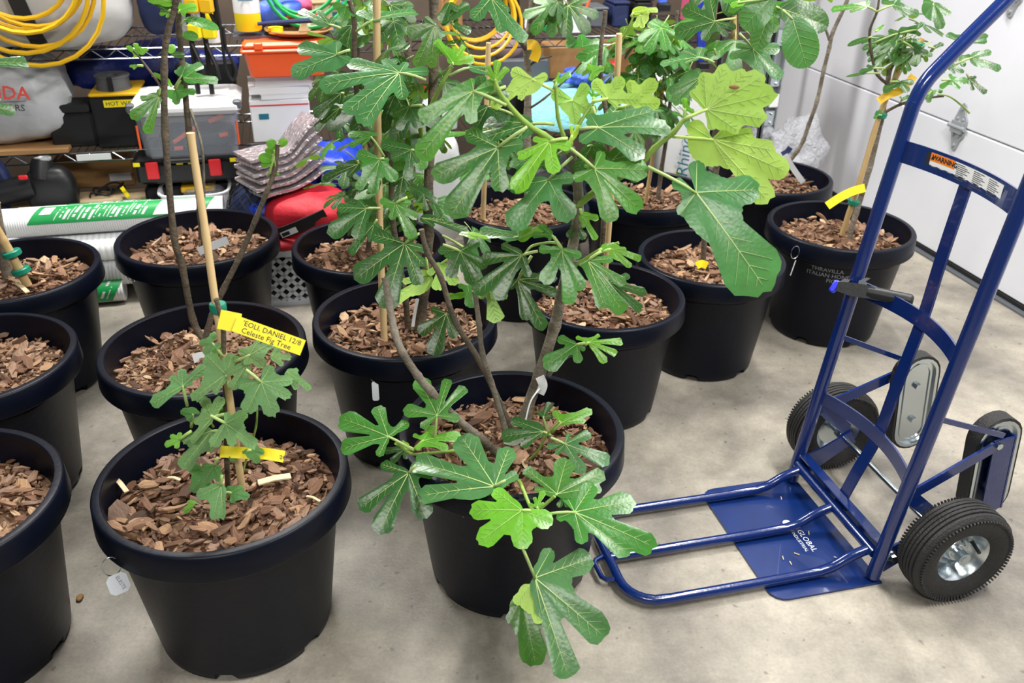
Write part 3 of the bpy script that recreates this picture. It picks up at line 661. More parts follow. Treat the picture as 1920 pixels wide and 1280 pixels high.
leaf('D', (820, 560), (950, 640), [(1080, 590), (1185, 695), (1155, 805), (1020, 700)], 1.47, 'd', T=ZG, w=.18, up=.3)
leaf('D', (800, 1020), (745, 1030), [(625, 985), (540, 1165), (755, 1145), (798, 1065)], 1.42, 'm', T=ZG, w=.25, sinus=.4)
leaf('D', (800, 1030), (825, 1015), [(740, 980), (890, 965), (1038, 1000), (1000, 1082), (930, 1138)], 1.42, 'l', T=ZG, w=.17, sinus=.35)
leaf('D', (300, 380), (380, 350), [(130, 280), (170, 320), (360, 300)], 1.46, 'g', T=ZG, w=.2, up=.6)
leaf('D', (650, 420), (590, 340), [(510, 265), (465, 330), (570, 375)], 1.42, 'm', T=ZG, w=.22)
leaf('D', (770, 170), (775, 210), [(885, 230), (870, 360), (790, 290)], 1.48, 'l', T=ZG, w=.22)
leaf('D', (750, 250), (740, 270), [(690, 350), (795, 360)], 1.5, 'd', T=ZG, w=.25)
leaf('D', (120, 620), (190, 670), [(130, 740), (240, 905), (305, 740)], 1.5, 'm', T=ZG, w=.22, back=True)
leaf('D', None, (90, 345), [(5, 315), (185, 345), (110, 365)], 1.46, 'y', T=ZG, w=.2, up=.7)
leaf('D', (-100, 400), (10, 440), [(130, 375), (180, 530), (100, 640), (-60, 600), (-130, 430)], 1.5, 'd', T=ZG, w=.22)
leaf('D', None, (380, 360), [(480, 330), (560, 270)], 1.47, 'l', T=ZG, w=.12)
# low leaves of D over the pot rim
leaf('D', (330, 350), (230, 295), [(310, 232), (185, 165), (33, 208), (38, 335), (190, 372)], 1.34, 'm', T=ZD, w=.2, sinus=.36, up=.45)
leaf('D', (415, 330), (425, 210), [(290, 183), (350, 52), (470, 58), (540, 88), (515, 222), (360, 258)], 1.37, 'm', T=ZD, w=.2, sinus=.36, up=.3)
leaf('D', (340, 410), (312, 440), [(200, 402), (112, 572), (188, 672), (382, 615), (412, 445)], 1.30, 'd', T=ZD, w=.2, sinus=.34, up=.4)
leaf('D', (330, 350), (370, 310), [(330, 285), (410, 248), (522, 280), (470, 338), (345, 348)], 1.36, 'l', T=ZD, w=.2, sinus=.4, up=.5)
leaf('D', (320, 350), (295, 345), [(215, 350), (240, 395), (300, 385)], 1.37, 'k', T=ZD, w=.22)
leaf('D', (330, 345), (310, 335), [(255, 318), (285, 310)], 1.35, 'y', T=ZD, w=.22)
leaf('D', (700, 470), (655, 495), [(352, 518), (322, 368), (518, 278), (715, 330), (748, 440)], 1.26, 'g', T=ZD, w=.23, sinus=.45, up=.45)
leaf('D', None, (600, 500), [(545, 545), (650, 540)], 1.30, 'd', T=ZD, w=.3)
leaf('D', (800, 590), (765, 590), [(650, 503), (556, 580), (590, 710), (765, 740), (888, 638)], 1.21, 'l', T=ZD, w=.3, sinus=.62, up=.4)
leaf('D', (860, 605), (975, 597), [(930, 505), (1050, 480), (1218, 545), (1303, 722), (1195, 758), (1010, 722), (903, 622)], 1.24, 'm', T=ZD, w=.24, sinus=.5, up=.4)
leaf('D', (830, 590), (905, 525), [(775, 412), (815, 500), (945, 370), (1097, 425), (1085, 490)], 1.27, 'm', T=ZD, w=.24, sinus=.45, up=.5)
leaf('D', None, (930, 540), [(910, 575), (955, 575)], 1.27, 'm', T=ZD, w=.3)
leaf('D', (765, 735), (817, 860), [(882, 742), (1047, 775), (1103, 1095), (955, 1258), (845, 1010)], 1.16, 'g', T=ZD, w=.27, sinus=.5, up=.25, droop=.1)
leaf('D', None, (790, 890), [(738, 965), (835, 1042), (862, 985)], 1.15, 'y', T=ZD, w=.34, sinus=.8, back=True, up=0)
leaf('D', None, (765, 940), [(712, 1040), (822, 1208)], 1.17, 'm', T=ZD, w=.2, sinus=.8, up=.2)
leaf('D', (880, 290), (850, 275), [(722, 220), (682, 288), (762, 332), (838, 300)], 1.40, 'd', T=ZD, w=.2)
leaf('D', (885, 280), (920, 240), [(895, 188), (1045, 180), (1020, 225), (930, 250)], 1.42, 'l', T=ZD, w=.22, up=.5)
leaf('D', (880, 300), (937, 325), [(865, 335), (955, 278), (1040, 278), (1118, 388), (1012, 437), (900, 365)], 1.38, 'g', T=ZD, w=.19, sinus=.36, up=.4)
leaf('D', (870, 300), (850, 215), [(825, 190), (880, 155), (890, 215)], 1.44, 'd', T=ZD, w=.25)
leaf('D', (830, 590), (825, 575), [(792, 565), (852, 508), (855, 560), (815, 535)], 1.22, 'l', T=ZD, w=.22)
def petiole(k, a, b, Y, T, r=.0032):
    stem(k, [(a[0], a[1], Y), ((a[0]+b[0])/2, (a[1]+b[1])/2-3, Y), (b[0], b[1], Y)], r, r*.8, 'shoot', 'petiole', T=T)
petiole('D', (885, 545), (820, 600), 1.235, ZD)
# --- A, the sage sapling
stem('A', [(428, 930, 1.31), (425, 850, 1.31), (424, 760, 1.31), (420, 680, 1.31), (418, 610, 1.30), (405, 560, 1.30)], .0065, .005, 'bark', 'stem')
stem('A', [(452, 900, 1.31), (462, 860, 1.31), (480, 800, 1.31), (482, 745, 1.31)], .003, .0025, 'shoot', 'branch')
stem('A', [(400, 800, 1.31), (385, 780, 1.30), (355, 790, 1.29)], .003, .0025, 'shoot', 'branch')
stem('A', [(420, 930, 1.30), (417, 922, 1.29), (424, 938, 1.28)], .003, .0025, 'shoot', 'branch')
leaf('A', (865, 370), (945, 435), [(862, 590), (822, 445), (1000, 345), (1110, 420), (1098, 505), (1010, 605)], 1.25, 's', T=ZA, w=.34, sinus=.68, serr=.028, up=.35)
leaf('A', (810, 330), (885, 295), [(828, 265), (930, 212), (1028, 205), (965, 345), (865, 345)], 1.28, 's', T=ZA, w=.32, sinus=.6, serr=.028, up=.45)
leaf('A', (780, 470), (762, 395), [(795, 285), (655, 290), (580, 520), (700, 495)], 1.26, 's', T=ZA, w=.32, sinus=.6, serr=.026, up=.25)
leaf('A', (560, 560), (535, 455), [(368, 542), (470, 400), (530, 360), (668, 335), (590, 440)], 1.28, 's', T=ZA, w=.22, sinus=.5, serr=.028, up=.45)
leaf('A', (680, 610), (758, 650), [(690, 768), (770, 590), (872, 592), (918, 762), (800, 765)], 1.23, 's', T=ZA, w=.3, sinus=.6, serr=.026, up=.35)
leaf('A', (770, 690), (685, 690), [(530, 740), (528, 882), (680, 800)], 1.26, 's', T=ZA, w=.36, sinus=.7, serr=.028, up=.2)
leaf('A', (770, 600), (690, 620), [(740, 505), (640, 510), (590, 640), (620, 700), (575, 740)], 1.26, 's', T=ZA, w=.3, sinus=.6, serr=.03)
leaf('A', (580, 690), (520, 735), [(440, 760), (470, 710), (520, 695), (500, 780)], 1.24, 'l', T=ZA, w=.3, sinus=.65, serr=.03)
leaf('A', (740, 920), (735, 975), [(610, 1030), (690, 1145), (742, 1140), (745, 1080)], 1.21, 's', T=ZA, w=.3, sinus=.65, serr=.03)
leaf('A', (720, 830), (700, 870), [(640, 870), (640, 960), (735, 950), (740, 880)], 1.25, 'm', T=ZA, w=.36, sinus=.75, serr=.028)
leaf('A', None, (660, 900), [(570, 880), (580, 1000), (660, 1000)], 1.27, 'm', T=ZA, w=.36, sinus=.75, serr=.028)
leaf('A', (740, 1010), (790, 1012), [(775, 975), (850, 975), (885, 1030), (800, 1065)], 1.24, 'm', T=ZA, w=.36, sinus=.75, serr=.028)
leaf('A', None, (600, 1070), [(540, 1110), (560, 1055), (610, 1060)], 1.22, 'l', T=ZA, w=.34, sinus=.7, serr=.028)
leaf('A', None, (1080, 380), [(1140, 370), (1203, 465), (1130, 470)], 1.3, 's', T=ZA, w=.3, sinus=.6, serr=.028)
leaf('A', None, (1000, 300), [(1040, 250), (1102, 300), (1060, 345)], 1.31, 's', T=ZA, w=.3, sinus=.6, serr=.028)
leaf('A', (745, 300), (690, 230), [(700, 170), (620, 225), (650, 290), (735, 250)], 1.3, 's', T=ZA, w=.3, sinus=.6, serr=.028)
leaf('A', (850, 800), (895, 790), [(855, 800), (900, 750), (962, 800), (930, 855)], 1.26, 'm', T=ZA, w=.36, sinus=.75, serr=.028)
leaf('A', None, (800, 790), [(758, 790), (800, 848), (850, 800)], 1.28, 'm', T=ZA, w=.34, sinus=.75, serr=.028)
leaf('A', (580, 670), (590, 600), [(525, 580), (560, 635), (625, 590)], 1.29, 'm', T=ZA, w=.34, sinus=.75, serr=.028)
leaf('A', None, (870, 345), [(760, 385), (790, 465), (870, 420)], 1.27, 's', T=ZA, w=.26, sinus=.55, serr=.028)
leaf('A', None, (720, 590), [(690, 560), (755, 570), (750, 625)], 1.31, 'm', T=ZA, w=.34, sinus=.75, serr=.028)
leaf('A', None, (710, 290), [(740, 260), (730, 220), (690, 300)], 1.31, 'l', T=ZA, w=.3, sinus=.6, serr=.028)
leaf('A', None, (830, 305), [(780, 300), (800, 330), (860, 320)], 1.31, 'm', T=ZA, w=.3, sinus=.6, serr=.028)
# --- B and C, bare stems
stem('B', [(385, 640, 1.83), (362, 600, 1.83), (342, 500, 1.82), (326, 440, 1.81), (310, 250, 1.80), (308, 130, 1.79), (312, 75, 1.79), (330, 0, 1.78), (345, -60, 1.78)], .0105, .007, 'bark', 'trunk')
stem('B', [(383, 640, 1.83), (398, 590, 1.83), (420, 540, 1.84), (450, 480, 1.85), (480, 410, 1.86), (500, 360, 1.87), (515, 320, 1.88), (521, 270, 1.88)], .0095, .006, 'bark', 'trunk')
stem('B', [(303, 165, 1.79), (290, 145, 1.79), (275, 125, 1.79), (262, 108, 1.79), (250, 95, 1.79)], .0035, .002, 'bark', 'branch')
stem('C', [(380, 470, 2.50), (376, 400, 2.50), (368, 330, 2.50), (355, 250, 2.49), (345, 150, 2.48), (336, 60, 2.47), (334, 0, 2.46), (330, -50, 2.46)], .0125, .009, 'bark', 'trunk')
stem('C', [(357, 205, 2.49), (375, 260, 2.45), (381, 300, 2.44), (383, 370, 2.43)], .005, .004, 'bark2', 'branch')
leaf('B', (965, 520), (955, 575), [(840, 590), (785, 705), (878, 795), (950, 650)], 1.79, 'm', T=Z1, w=.26, sinus=.5, up=.2)
leaf('B', None, (825, 330), [(812, 250), (760, 270), (800, 345)], 1.79, 'l', T=Z1, w=.24)
leaf('B', None, (845, 325), [(835, 275), (885, 285)], 1.79, 'l', T=Z1, w=.36, sinus=.8)
leaf('B', (860, 395), (820, 395), [(775, 395), (800, 415)], 1.79, 'l', T=Z1, w=.35, sinus=.8)
leaf('B', (985, 490), (1000, 470), [(910, 440), (1030, 520)], 1.8, 'l', T=Z1, w=.2)
leaf('C', (1085, 480), (1050, 545), [(935, 560), (1060, 625), (1175, 545), (1100, 505)], 2.45, 'm', T=Z1, w=.28, sinus=.6)
leaf('C', (1045, 530), (1090, 455), [(1050, 420), (1120, 370), (1215, 375)], 2.45, 'g', T=Z1, w=.3, sinus=.8)
leaf('C', None, (1105, 468), [(1170, 420), (1308, 470), (1240, 490)], 2.44, 'm', T=Z1, w=.28, sinus=.7)
leaf('C', (1085, 150), (1110, 115), [(1308, 150)], 2.44, 'm', T=Z1, ent=True, w=.2, up=.5)
leaf('C', None, (1095, 210), [(1188, 215)], 2.44, 'm', T=Z1, ent=True, w=.25)
leaf('C', (1070, 80), (1080, 60), [(1065, 8), (1180, 30), (1110, 95)], 2.44, 'l', T=Z1, w=.3, sinus=.6)
leaf('C', None, (1030, 330), [(1108, 325)], 2.45, 'd', T=Z1, ent=True, w=.3)
leaf('C', None, (1020, 320), [(1040, 262)], 2.45, 'l', T=Z1, ent=True, w=.25)
leaf('B', (1030, 60), (1010, 70), [(920, 10), (960, 60), (1030, 20)], 1.78, 'g', T=Z1, w=.28, sinus=.6)
leaf('B', None, (1015, 75), [(955, 80), (1000, 105)], 1.78, 'l', T=Z1, w=.3)
leaf('B', (1040, 20), (1035, 10), [(880, -20), (900, 0)], 1.78, 'l', T=Z1, w=.3)
for bx, by, tx, ty in ((415, 930, 385, 880), (420, 960, 335, 935), (410, 970, 350, 990), (430, 900, 400, 830), (460, 880, 500, 830), (440, 960, 455, 970), (395, 1060, 385, 1045), (440, 1050, 460, 1042)):
    leaf('B', (435, 930), (bx, by), [(tx, ty)], 1.88, 'l', T=Z2, ent=True, w=.38)
# --- M, N, O at the left edge
stem('M', [(20, 550, 2.25), (10, 500, 2.25), (2, 440, 2.24), (-8, 380, 2.24)], .017, .013, 'bark2', 'trunk')
leaf('M', None, (-60, 120), [(52, 110), (-10, 95), (-20, 125)], 2.1, 'd', w=.24)
leaf('M', None, (-70, 190), [(28, 205), (0, 180)], 2.1, 'd', w=.24)
# --- E
stem('E', [(787, 615, 2.0), (795, 540, 2.0), (803, 440, 2.0), (802, 369, 2.0), (808, 250, 2.0), (813, 125, 2.0), (813, 0, 2.0), (815, -60, 2.0)], .0175, .0115, 'bark', 'trunk')
stem('E', [(765, 620, 2.0), (760, 560, 1.98), (745, 470, 1.97), (735, 400, 1.96), (730, 300, 1.96), (690, 250, 1.96), (672, 200, 1.96), (665, 110, 1.96), (664, 40, 1.96), (655, 0, 1.96)], .010, .0065, 'bark', 'branch')
stem('E', [(800, 300, 2.0), (788, 235, 1.9), (800, 215, 1.85), (815, 185, 1.82), (830, 155, 1.8), (848, 125, 1.8)], .009, .005, 'shoot', 'branch')
eL = lambda *a, **k: leaf('E', *a, **k)
eL((885, 300), (805, 330), [(890, 370), (800, 240), (565, 260), (528, 425)], 1.85, 'g', T=Z2, w=.3, sinus=.55, up=.5)
eL((1340, 480), (1180, 438), [(1225, 370), (1080, 350), (868, 355), (695, 468), (850, 640), (950, 718), (1200, 590), (1358, 420)], 1.80, 'g', T=Z2, w=.22, sinus=.5, up=.55)
eL((830, 170), (760, 150), [(575, 38), (690, 50), (790, 100)], 1.9, 'g', T=Z2, w=.25, up=.5)
eL((920, 190), (1020, 120), [(930, 60), (1030, 20), (1285, 28), (1100, 110)], 1.92, 'g', T=Z2, w=.25, up=.6)
eL((900, 20), (860, 40), [(780, 30), (830, 150), (930, 90)], 1.96, 'm', T=Z2, w=.3, sinus=.6)
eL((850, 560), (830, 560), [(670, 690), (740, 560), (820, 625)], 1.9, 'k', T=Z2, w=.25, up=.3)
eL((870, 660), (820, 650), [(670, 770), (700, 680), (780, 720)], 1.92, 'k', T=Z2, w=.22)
eL((1090, 950), (1062, 955), [(922, 915), (925, 1125), (1015, 1155), (1160, 1080), (1120, 960)], 1.78, 'm', T=Z2, w=.26, sinus=.6, up=.3)
eL((1270, 900), (1250, 900), [(1070, 855), (1130, 950), (1232, 1072), (1295, 975)], 1.8, 'd', T=Z2, w=.22, sinus=.45)
eL((1090, 940), (1010, 820), [(1050, 800), (870, 790), (880, 865), (960, 870)], 1.84, 'm', T=Z2, w=.25, up=.5)
eL((1320, 630), (1240, 640), [(1300, 590), (1140, 680), (1170, 770), (1310, 760)], 1.86, 'd', T=Z2, w=.3, sinus=.6)
eL(None, (1200, 1060), [(1130, 1110), (1170, 1240), (1330, 1200), (1270, 1080)], 1.82, 'k', T=Z2, w=.25)
eL((930, 960), (935, 985), [(720, 1062), (800, 1000), (870, 1060)], 1.92, 'k', T=Z2, w=.2)
eL(None, (1040, 1250), [(800, 1270), (870, 1200), (930, 1290)], 1.85, 'k', T=Z2, w=.28)
eL((1400, 150), (1395, 150), [(1330, 105), (1225, 200), (1280, 395), (1370, 400), (1430, 330)], 1.86, 'd', T=Z2, w=.26, sinus=.5, up=.2)
eL(None, (1480, 20), [(1430, 130), (1536, 60)], 1.9, 'd', T=Z2, w=.3)
eL((390, 30), (450, -10), [(340, 110), (520, 180), (655, 218), (560, 60)], 1.7, 'g', T=Z3, w=.26, up=.5)
eL((220, 390), (220, 375), [(118, 225), (180, 330)], 1.78, 'l', T=Z3, w=.14)
eL((220, 390), (225, 370), [(230, 270), (350, 345), (290, 260)], 1.79, 'l', T=Z3, w=.25, sinus=.6)
eL((200, 455), (320, 405), [(330, 385), (430, 395), (470, 440)], 1.78, 'g', T=Z3, w=.25, up=.6)
eL((200, 120), (225, 150), [(330, 185), (250, 110)], 1.9, 'd', T=Z3, w=.25)
eL(None, (230, 70), [(150, 140), (160, 40), (320, 20)], 1.9, 'd', T=Z3, w=.3)
# lower part of E
eL((1180, 320), (1072, 393), [(1228, 430), (1150, 335), (862, 325), (755, 600), (945, 782), (1165, 645), (1200, 530)], 1.70, 'd', T=ZF, w=.22, sinus=.42, up=.35)
eL((920, 170), (832, 172), [(645, 160), (592, 325), (765, 358), (868, 195), (780, 115)], 1.74, 'd', T=ZF, w=.25, sinus=.45)
eL((1090, 100), (1012, 140), [(915, 120), (1130, 345), (1155, 225), (1115, 130), (990, 240)], 1.72, 'm', T=ZF, w=.26, sinus=.5)
eL((1210, 480), (1225, 590), [(1000, 775), (1060, 640), (1150, 620)], 1.76, 'y', T=ZF, back=True, w=.25, sinus=.6)
eL(None, (1335, 835), [(1238, 800), (1160, 950), (1250, 1088), (1392, 985), (1405, 850)], 1.78, 'k', T=ZF, w=.22, sinus=.4)
eL((900, 240), (880, 270), [(725, 440), (850, 380), (930, 300)], 1.75, 'd', T=ZF, w=.22)
eL(None, (1190, 80), [(1100, 20), (1280, 130), (1210, 180), (1160, 130)], 1.74, 'k', T=ZF, w=.25)
eL(None, (1180, 230), [(1480, 290), (1330, 240), (1260, 280)], 1.74, 'k', T=ZF, w=.16, up=.6)
eL((1310, 340), (1480, 440), [(1320, 450), (1440, 570), (1540, 630), (1520, 380)], 1.76, 'd', T=ZF, w=.26)
eL((1360, 480), (1300, 520), [(1220, 590), (1280, 700), (1400, 660)], 1.76, 'l', T=ZF, back=True, w=.28)
eL(None, (1440, 730), [(1340, 720), (1500, 700)], 1.8, 'l', T=ZF, w=.25)
eL(None, (1470, 660), [(1410, 660), (1549, 650), (1500, 790)], 1.8, 'm', T=ZF, w=.3)
eL(None, (900, 60), [(780, 0), (830, 70), (900, -20)], 1.76, 'm', T=ZF, w=.3)
eL(None, (790, 40), [(740, 20), (740, 60)], 1.8, 'k', T=ZF, w=.3)
for i, (a, b, n) in enumerate((((700, -20), (640, 130), 8), ((760, 20), (700, 260), 10), ((800, 60), (760, 250), 10), ((740, 260), (720, 430), 10), ((800, 300), (800, 470), 8), ((850, 60), (840, 140), 4))):
    scat('E', [at(a, 2.05), at(b, 2.02)], n, .085, 900+i, ('d', 'k', 'm', 'g'), (0, 1, 2, 3), .12)
# --- F
stem('F', [(690, 470, 2.48), (700, 380, 2.46), (705, 300, 2.45), (675, 230, 2.44), (668, 160, 2.43), (672, 80, 2.42)], .010, .007, 'bark', 'trunk')
stem('F', [(760, 470, 2.48), (768, 360, 2.46), (765, 230, 2.45), (765, 100, 2.44), (772, 20, 2.44)], .012, .009, 'bark', 'branch')
stem('F', [(766, 110, 2.44), (745, 60, 2.43), (725, 30, 2.42)], .007, .005, 'bark', 'branch')
for i, (a, b, n) in enumerate((((672, 80), (690, 250), 9), ((640, 250), (660, 330), 9), ((690, 330), (700, 420), 7), ((765, 60), (768, 260), 9), ((745, 30), (700, 110), 6))):
    scat('F', [at(a, 2.44), at(b, 2.44)], n, .085, 930+i, ('d', 'k', 'd', 'm'), (0, 1, 2, 3), .12)
# --- G
stem('G', [(1124, 580, 2.19), (1128, 500, 2.18), (1133, 414, 2.17), (1140, 330, 2.16), (1142, 250, 2.15), (1125, 130, 2.15), (1135, 20, 2.15)], .011, .006, 'bark', 'trunk')
scat('G', [at((1140, 330), 2.16), at((1142, 250), 2.15)], 6, .08, 951, ('d', 'k'), (0, 1, 2), .1)
leaf('G', (1290, 100), (1305, 75), [(1455, 45), (1370, 70)], 2.1, 'y', T=Z3, w=.2, up=.5)
leaf('G', (1290, 100), (1350, 90), [(1400, 80), (1360, 175), (1310, 170)], 2.1, 'y', T=Z3, w=.3, sinus=.8, back=True)
leaf('G', None, (1060, 430), [(1020, 400), (1030, 375), (1130, 400), (1050, 480)], 2.1, 'l', T=Z3, w=.3, sinus=.6)
leaf('G', None, (1000, 280), [(900, 250), (990, 200), (1120, 250)], 2.3, 'm', T=Z3, w=.3, sinus=.6)
leaf('G', None, (960, 250), [(905, 215), (930, 280)], 2.3, 'd', T=Z3, w=.4, sinus=.8)
leaf('G', None, (1030, 335), [(960, 335)], 2.3, 'm', T=Z3, ent=True, w=.3)
stem('G', [(1142, 250, 2.15), (1160, 100, 2.12), (1180, 50, 2.10), (1190, 25, 2.10)], .005, .003, 'shoot', 'branch')
# --- H
stem('H', [(1318, 505, 2.47), (1322, 440, 2.47), (1335, 370, 2.46), (1350, 280, 2.45), (1368, 150, 2.42), (1380, 60, 2.40), (1385, -20, 2.38)], .011, .007, 'bark', 'trunk')
hL = lambda *a, **k: leaf('H', *a, T=Z4, **k)
hL((640, 110), (513, 130), [(480, -30), (320, 35), (272, 190), (440, 238), (588, 215), (640, 165)], 2.1, 'd', w=.3, sinus=.5, up=.3)
hL((660, 200), (740, 290), [(600, 340), (640, 270), (790, 470), (915, 460), (905, 290)], 2.15, 'g', w=.28, sinus=.55, up=.3)
hL((650, 20), (850, -10), [(680, 160)], 2.05, 'g', ent=True, w=.4, up=.2)
hL((920, 60), (980, 115), [(1065, 400)], 2.15, 'g', ent=True, w=.36, up=.1)
hL((880, 40), (900, 50), [(1195, 140)], 2.2, 'd', ent=True, w=.3, up=.3)
hL((700, 100), (830, 110), [(760, 290)], 2.12, 'g', ent=True, w=.34, up=.2)
hL(None, (860, 100), [(870, 190)], 2.2, 'm', ent=True, w=.4)
hL((510, 375), (415, 345), [(440, 270), (320, 290), (188, 360), (330, 375)], 2.1, 'g', w=.26, sinus=.6, up=.7)
hL(None, (430, 460), [(400, 410), (235, 545), (260, 610), (340, 600)], 2.15, 'g', w=.3, sinus=.7, up=.3)
hL((520, 330), (510, 290), [(430, 310), (545, 240)], 2.15, 'm', w=.3, sinus=.6)
hL((640, 50), (660, 0), [(540, -60), (610, 40), (800, -60)], 2.1, 'l', w=.3)
hL(None, (760, -30), [(600, 60), (560, -20)], 2.2, 'm', w=.3)
hL(None, (1000, 20), [(850, 50), (1020, 45), (940, -40)], 2.2, 'm', w=.3)
scat('H', [at((1400, 0), 2.35), at((1370, 90), 2.4)], 8, .1, 961, ('d', 'm', 'k'), (2, 5), .1)
scat('H', [at((1500, 0), 2.35), at((1520, 20), 2.4)], 3, .1, 962, ('d', 'm'), (2, 5), .05)
# --- K, bushy small leaves
stem('K', [(1232, 390, 3.03), (1240, 320, 3.03), (1252, 240, 3.02), (1262, 120, 3.0), (1270, 20, 3.0)], .011, .006, 'bark', 'trunk')
stem('K', [(1250, 190, 3.02), (1230, 150, 3.0), (1215, 100, 3.0), (1210, 60, 3.0)], .006, .004, 'bark', 'branch')
for i, (a, b, n) in enumerate((((1260, 60), (1190, 90), 16), ((1250, 120), (1200, 140), 18), ((1245, 160), (1190, 180), 14), ((1255, 200), (1240, 230), 6), ((1180, 120), (1150, 100), 7))):
    scat('K', [at(a, 2.95), at(b, 2.9)], n, .085, 970+i, ('d', 'm', 'm', 'k'), (0, 1, 2, 3), .14)
# --- L
stem('L', [(990, 400, 2.85), (989, 300, 2.85), (989, 219, 2.85), (990, 150, 2.85), (988, 95, 2.85), (992, 60, 2.85), (999, 0, 2.85), (1002, -50, 2.85)], .0165, .0125, 'bark2', 'trunk')
stem('L', [(990, 100, 2.85), (975, 78, 2.83), (958, 60, 2.82), (940, 48, 2.8)], .008, .005, 'bark', 'branch')
stem('L', [(992, 75, 2.85), (1015, 50, 2.83), (1045, 28, 2.82), (1065, 5, 2.8)], .009, .006, 'bark', 'branch')
stem('L', [(990, 205, 2.85), (1020, 185, 2.82), (1060, 150, 2.8), (1090, 118, 2.78)], .005, .003, 'bark', 'branch')
stem('L', [(990, 125, 2.85), (1010, 112, 2.84), (1035, 105, 2.83)], .005, .003, 'bark', 'branch')
scat('L', [at((1065, 5), 2.8), at((1040, 30), 2.8)], 7, .09, 990, ('d', 'm'), (0, 1, 2), .08)
scat('L', [at((900, 330), 2.5), at((930, 260), 2.5)], 9, .11, 991, ('k', 'd', 'm'), (0, 1, 2), .1)
# --- J
stem('J', [(1478, 305, 3.26), (1495, 283, 3.25), (1507, 262, 3.24), (1516, 235, 3.23), (1532, 190, 3.21), (1545, 130, 3.20), (1555, 90, 3.19), (1562, 60, 3.18), (1585, 10, 3.16), (1600, -30, 3.15)], .010, .008, 'bark2', 'trunk')
stem('J', [(1555, 75, 3.19), (1548, 55, 3.18), (1541, 48, 3.17)], .006, .005, 'bark2', 'branch')
# --- I
stem('I', [(1590, 452, 2.71), (1605, 400, 2.71), (1632, 310, 2.70), (1652, 225, 2.70), (1662, 170, 2.69), (1668, 130, 2.68)], .0115, .009, 'bark2', 'trunk')
stem('I', [(1668, 160, 2.68), (1645, 140, 2.66), (1634, 100, 2.65), (1631, 58, 2.64), (1645, 20, 2.63), (1650, -20, 2.62)], .006, .004, 'bark', 'branch')
stem('I', [(1660, 210, 2.69), (1690, 195, 2.66), (1730, 185, 2.62), (1770, 180, 2.6)], .006, .004, 'bark', 'branch')
stem('I', [(1668, 135, 2.68), (1690, 95, 2.66), (1700, 60, 2.65)], .004, .003, 'bark', 'branch')
iL = lambda *a, **k: leaf('I', *a, T=Z5, **k)
iL((540, 490), (600, 490), [(500, 540), (560, 475), (685, 490), (650, 550)], 2.6, 'd', w=.26)
iL((740, 600), (790, 545), [(715, 590), (770, 612), (858, 545), (760, 505)], 2.55, 'm', w=.24)
iL((850, 480), (905, 480), [(840, 525), (960, 530), (1010, 480), (900, 440)], 2.5, 'm', w=.25)
iL((880, 400), (900, 400), [(855, 400), (890, 345), (985, 430), (930, 440)], 2.55, 'd', w=.24)
iL((930, 390), (1030, 345), [(1208, 405), (1150, 305), (1110, 370)], 2.55, 'd', w=.2)
iL((1000, 440), (1012, 470), [(1060, 460), (1120, 552), (1040, 540)], 2.55, 'k', w=.22)
iL((930, 370), (950, 350), [(1030, 335), (990, 395), (930, 340)], 2.6, 'm', w=.25)
iL((440, 260), (590, 200), [(460, 258), (530, 180), (550, 265)], 2.62, 'd', w=.24)
iL((600, 200), (700, 180), [(590, 180), (745, 130), (720, 215)], 2.6, 'd', w=.26)
iL((790, 100), (800, 20), [(740, 0), (850, 162), (905, 80)], 2.55, 'd', w=.32, sinus=.7)
iL((460, 70), (560, 30), [(490, 0), (715, 70), (640, 95), (600, -20)], 2.58, 'd', w=.26)
iL((460, 70), (400, 40), [(190, 35), (300, 65), (410, 0)], 2.6, 'm', w=.26, up=.6)
iL((430, 220), (410, 228), [(287, 265)], 2.62, 'd', ent=True, w=.15)
iL((510, 410), (440, 410), [(355, 430), (400, 390), (490, 380)], 2.6, 'd', w=.28)
iL((480, 440), (400, 440), [(278, 452)], 2.6, 'd', ent=True, w=.08)
iL((450, 190), (470, 180), [(445, 180), (505, 145)], 2.62, 'l', w=.24)
iL((610, 400), (640, 330), [(605, 280), (600, 390), (700, 370)], 2.62, 'k', w=.28)
iL((620, 250), (680, 290), [(640, 250), (770, 320), (690, 330)], 2.6, 'k', w=.25)
iL((770, 280), (810, 290), [(860, 255), (780, 310)], 2.6, 'k', w=.3)
iL((940, 340), (990, 260), [(880, 195), (1130, 200), (1125, 240), (1000, 270)], 2.58, 'd', w=.16)
iL((490, 690), (470, 690), [(442, 710), (485, 655)], 2.65, 'm', w=.3)
iL((600, 580), (620, 600), [(600, 610), (660, 570)], 2.62, 'm', w=.3)
iL((840, 440), (850, 440), [(835, 425), (870, 430)], 2.5, 'm', w=.4, sinus=.8)
stem('I', [(1758, 178, 2.6), (1778, 180, 2.6), (1800, 195, 2.6), (1818, 212, 2.6)], .003, .004, 'shoot', 'branch')
scat('I', [at((1690, 100), 2.66), at((1740, 60), 2.64)], 9, .075, 995, ('k', 'd'), (1, 4), .08)
scat('I', [at((1680, 120), 2.66), at((1700, 90), 2.64)], 5, .075, 996, ('k', 'd'), (1, 4), .05)
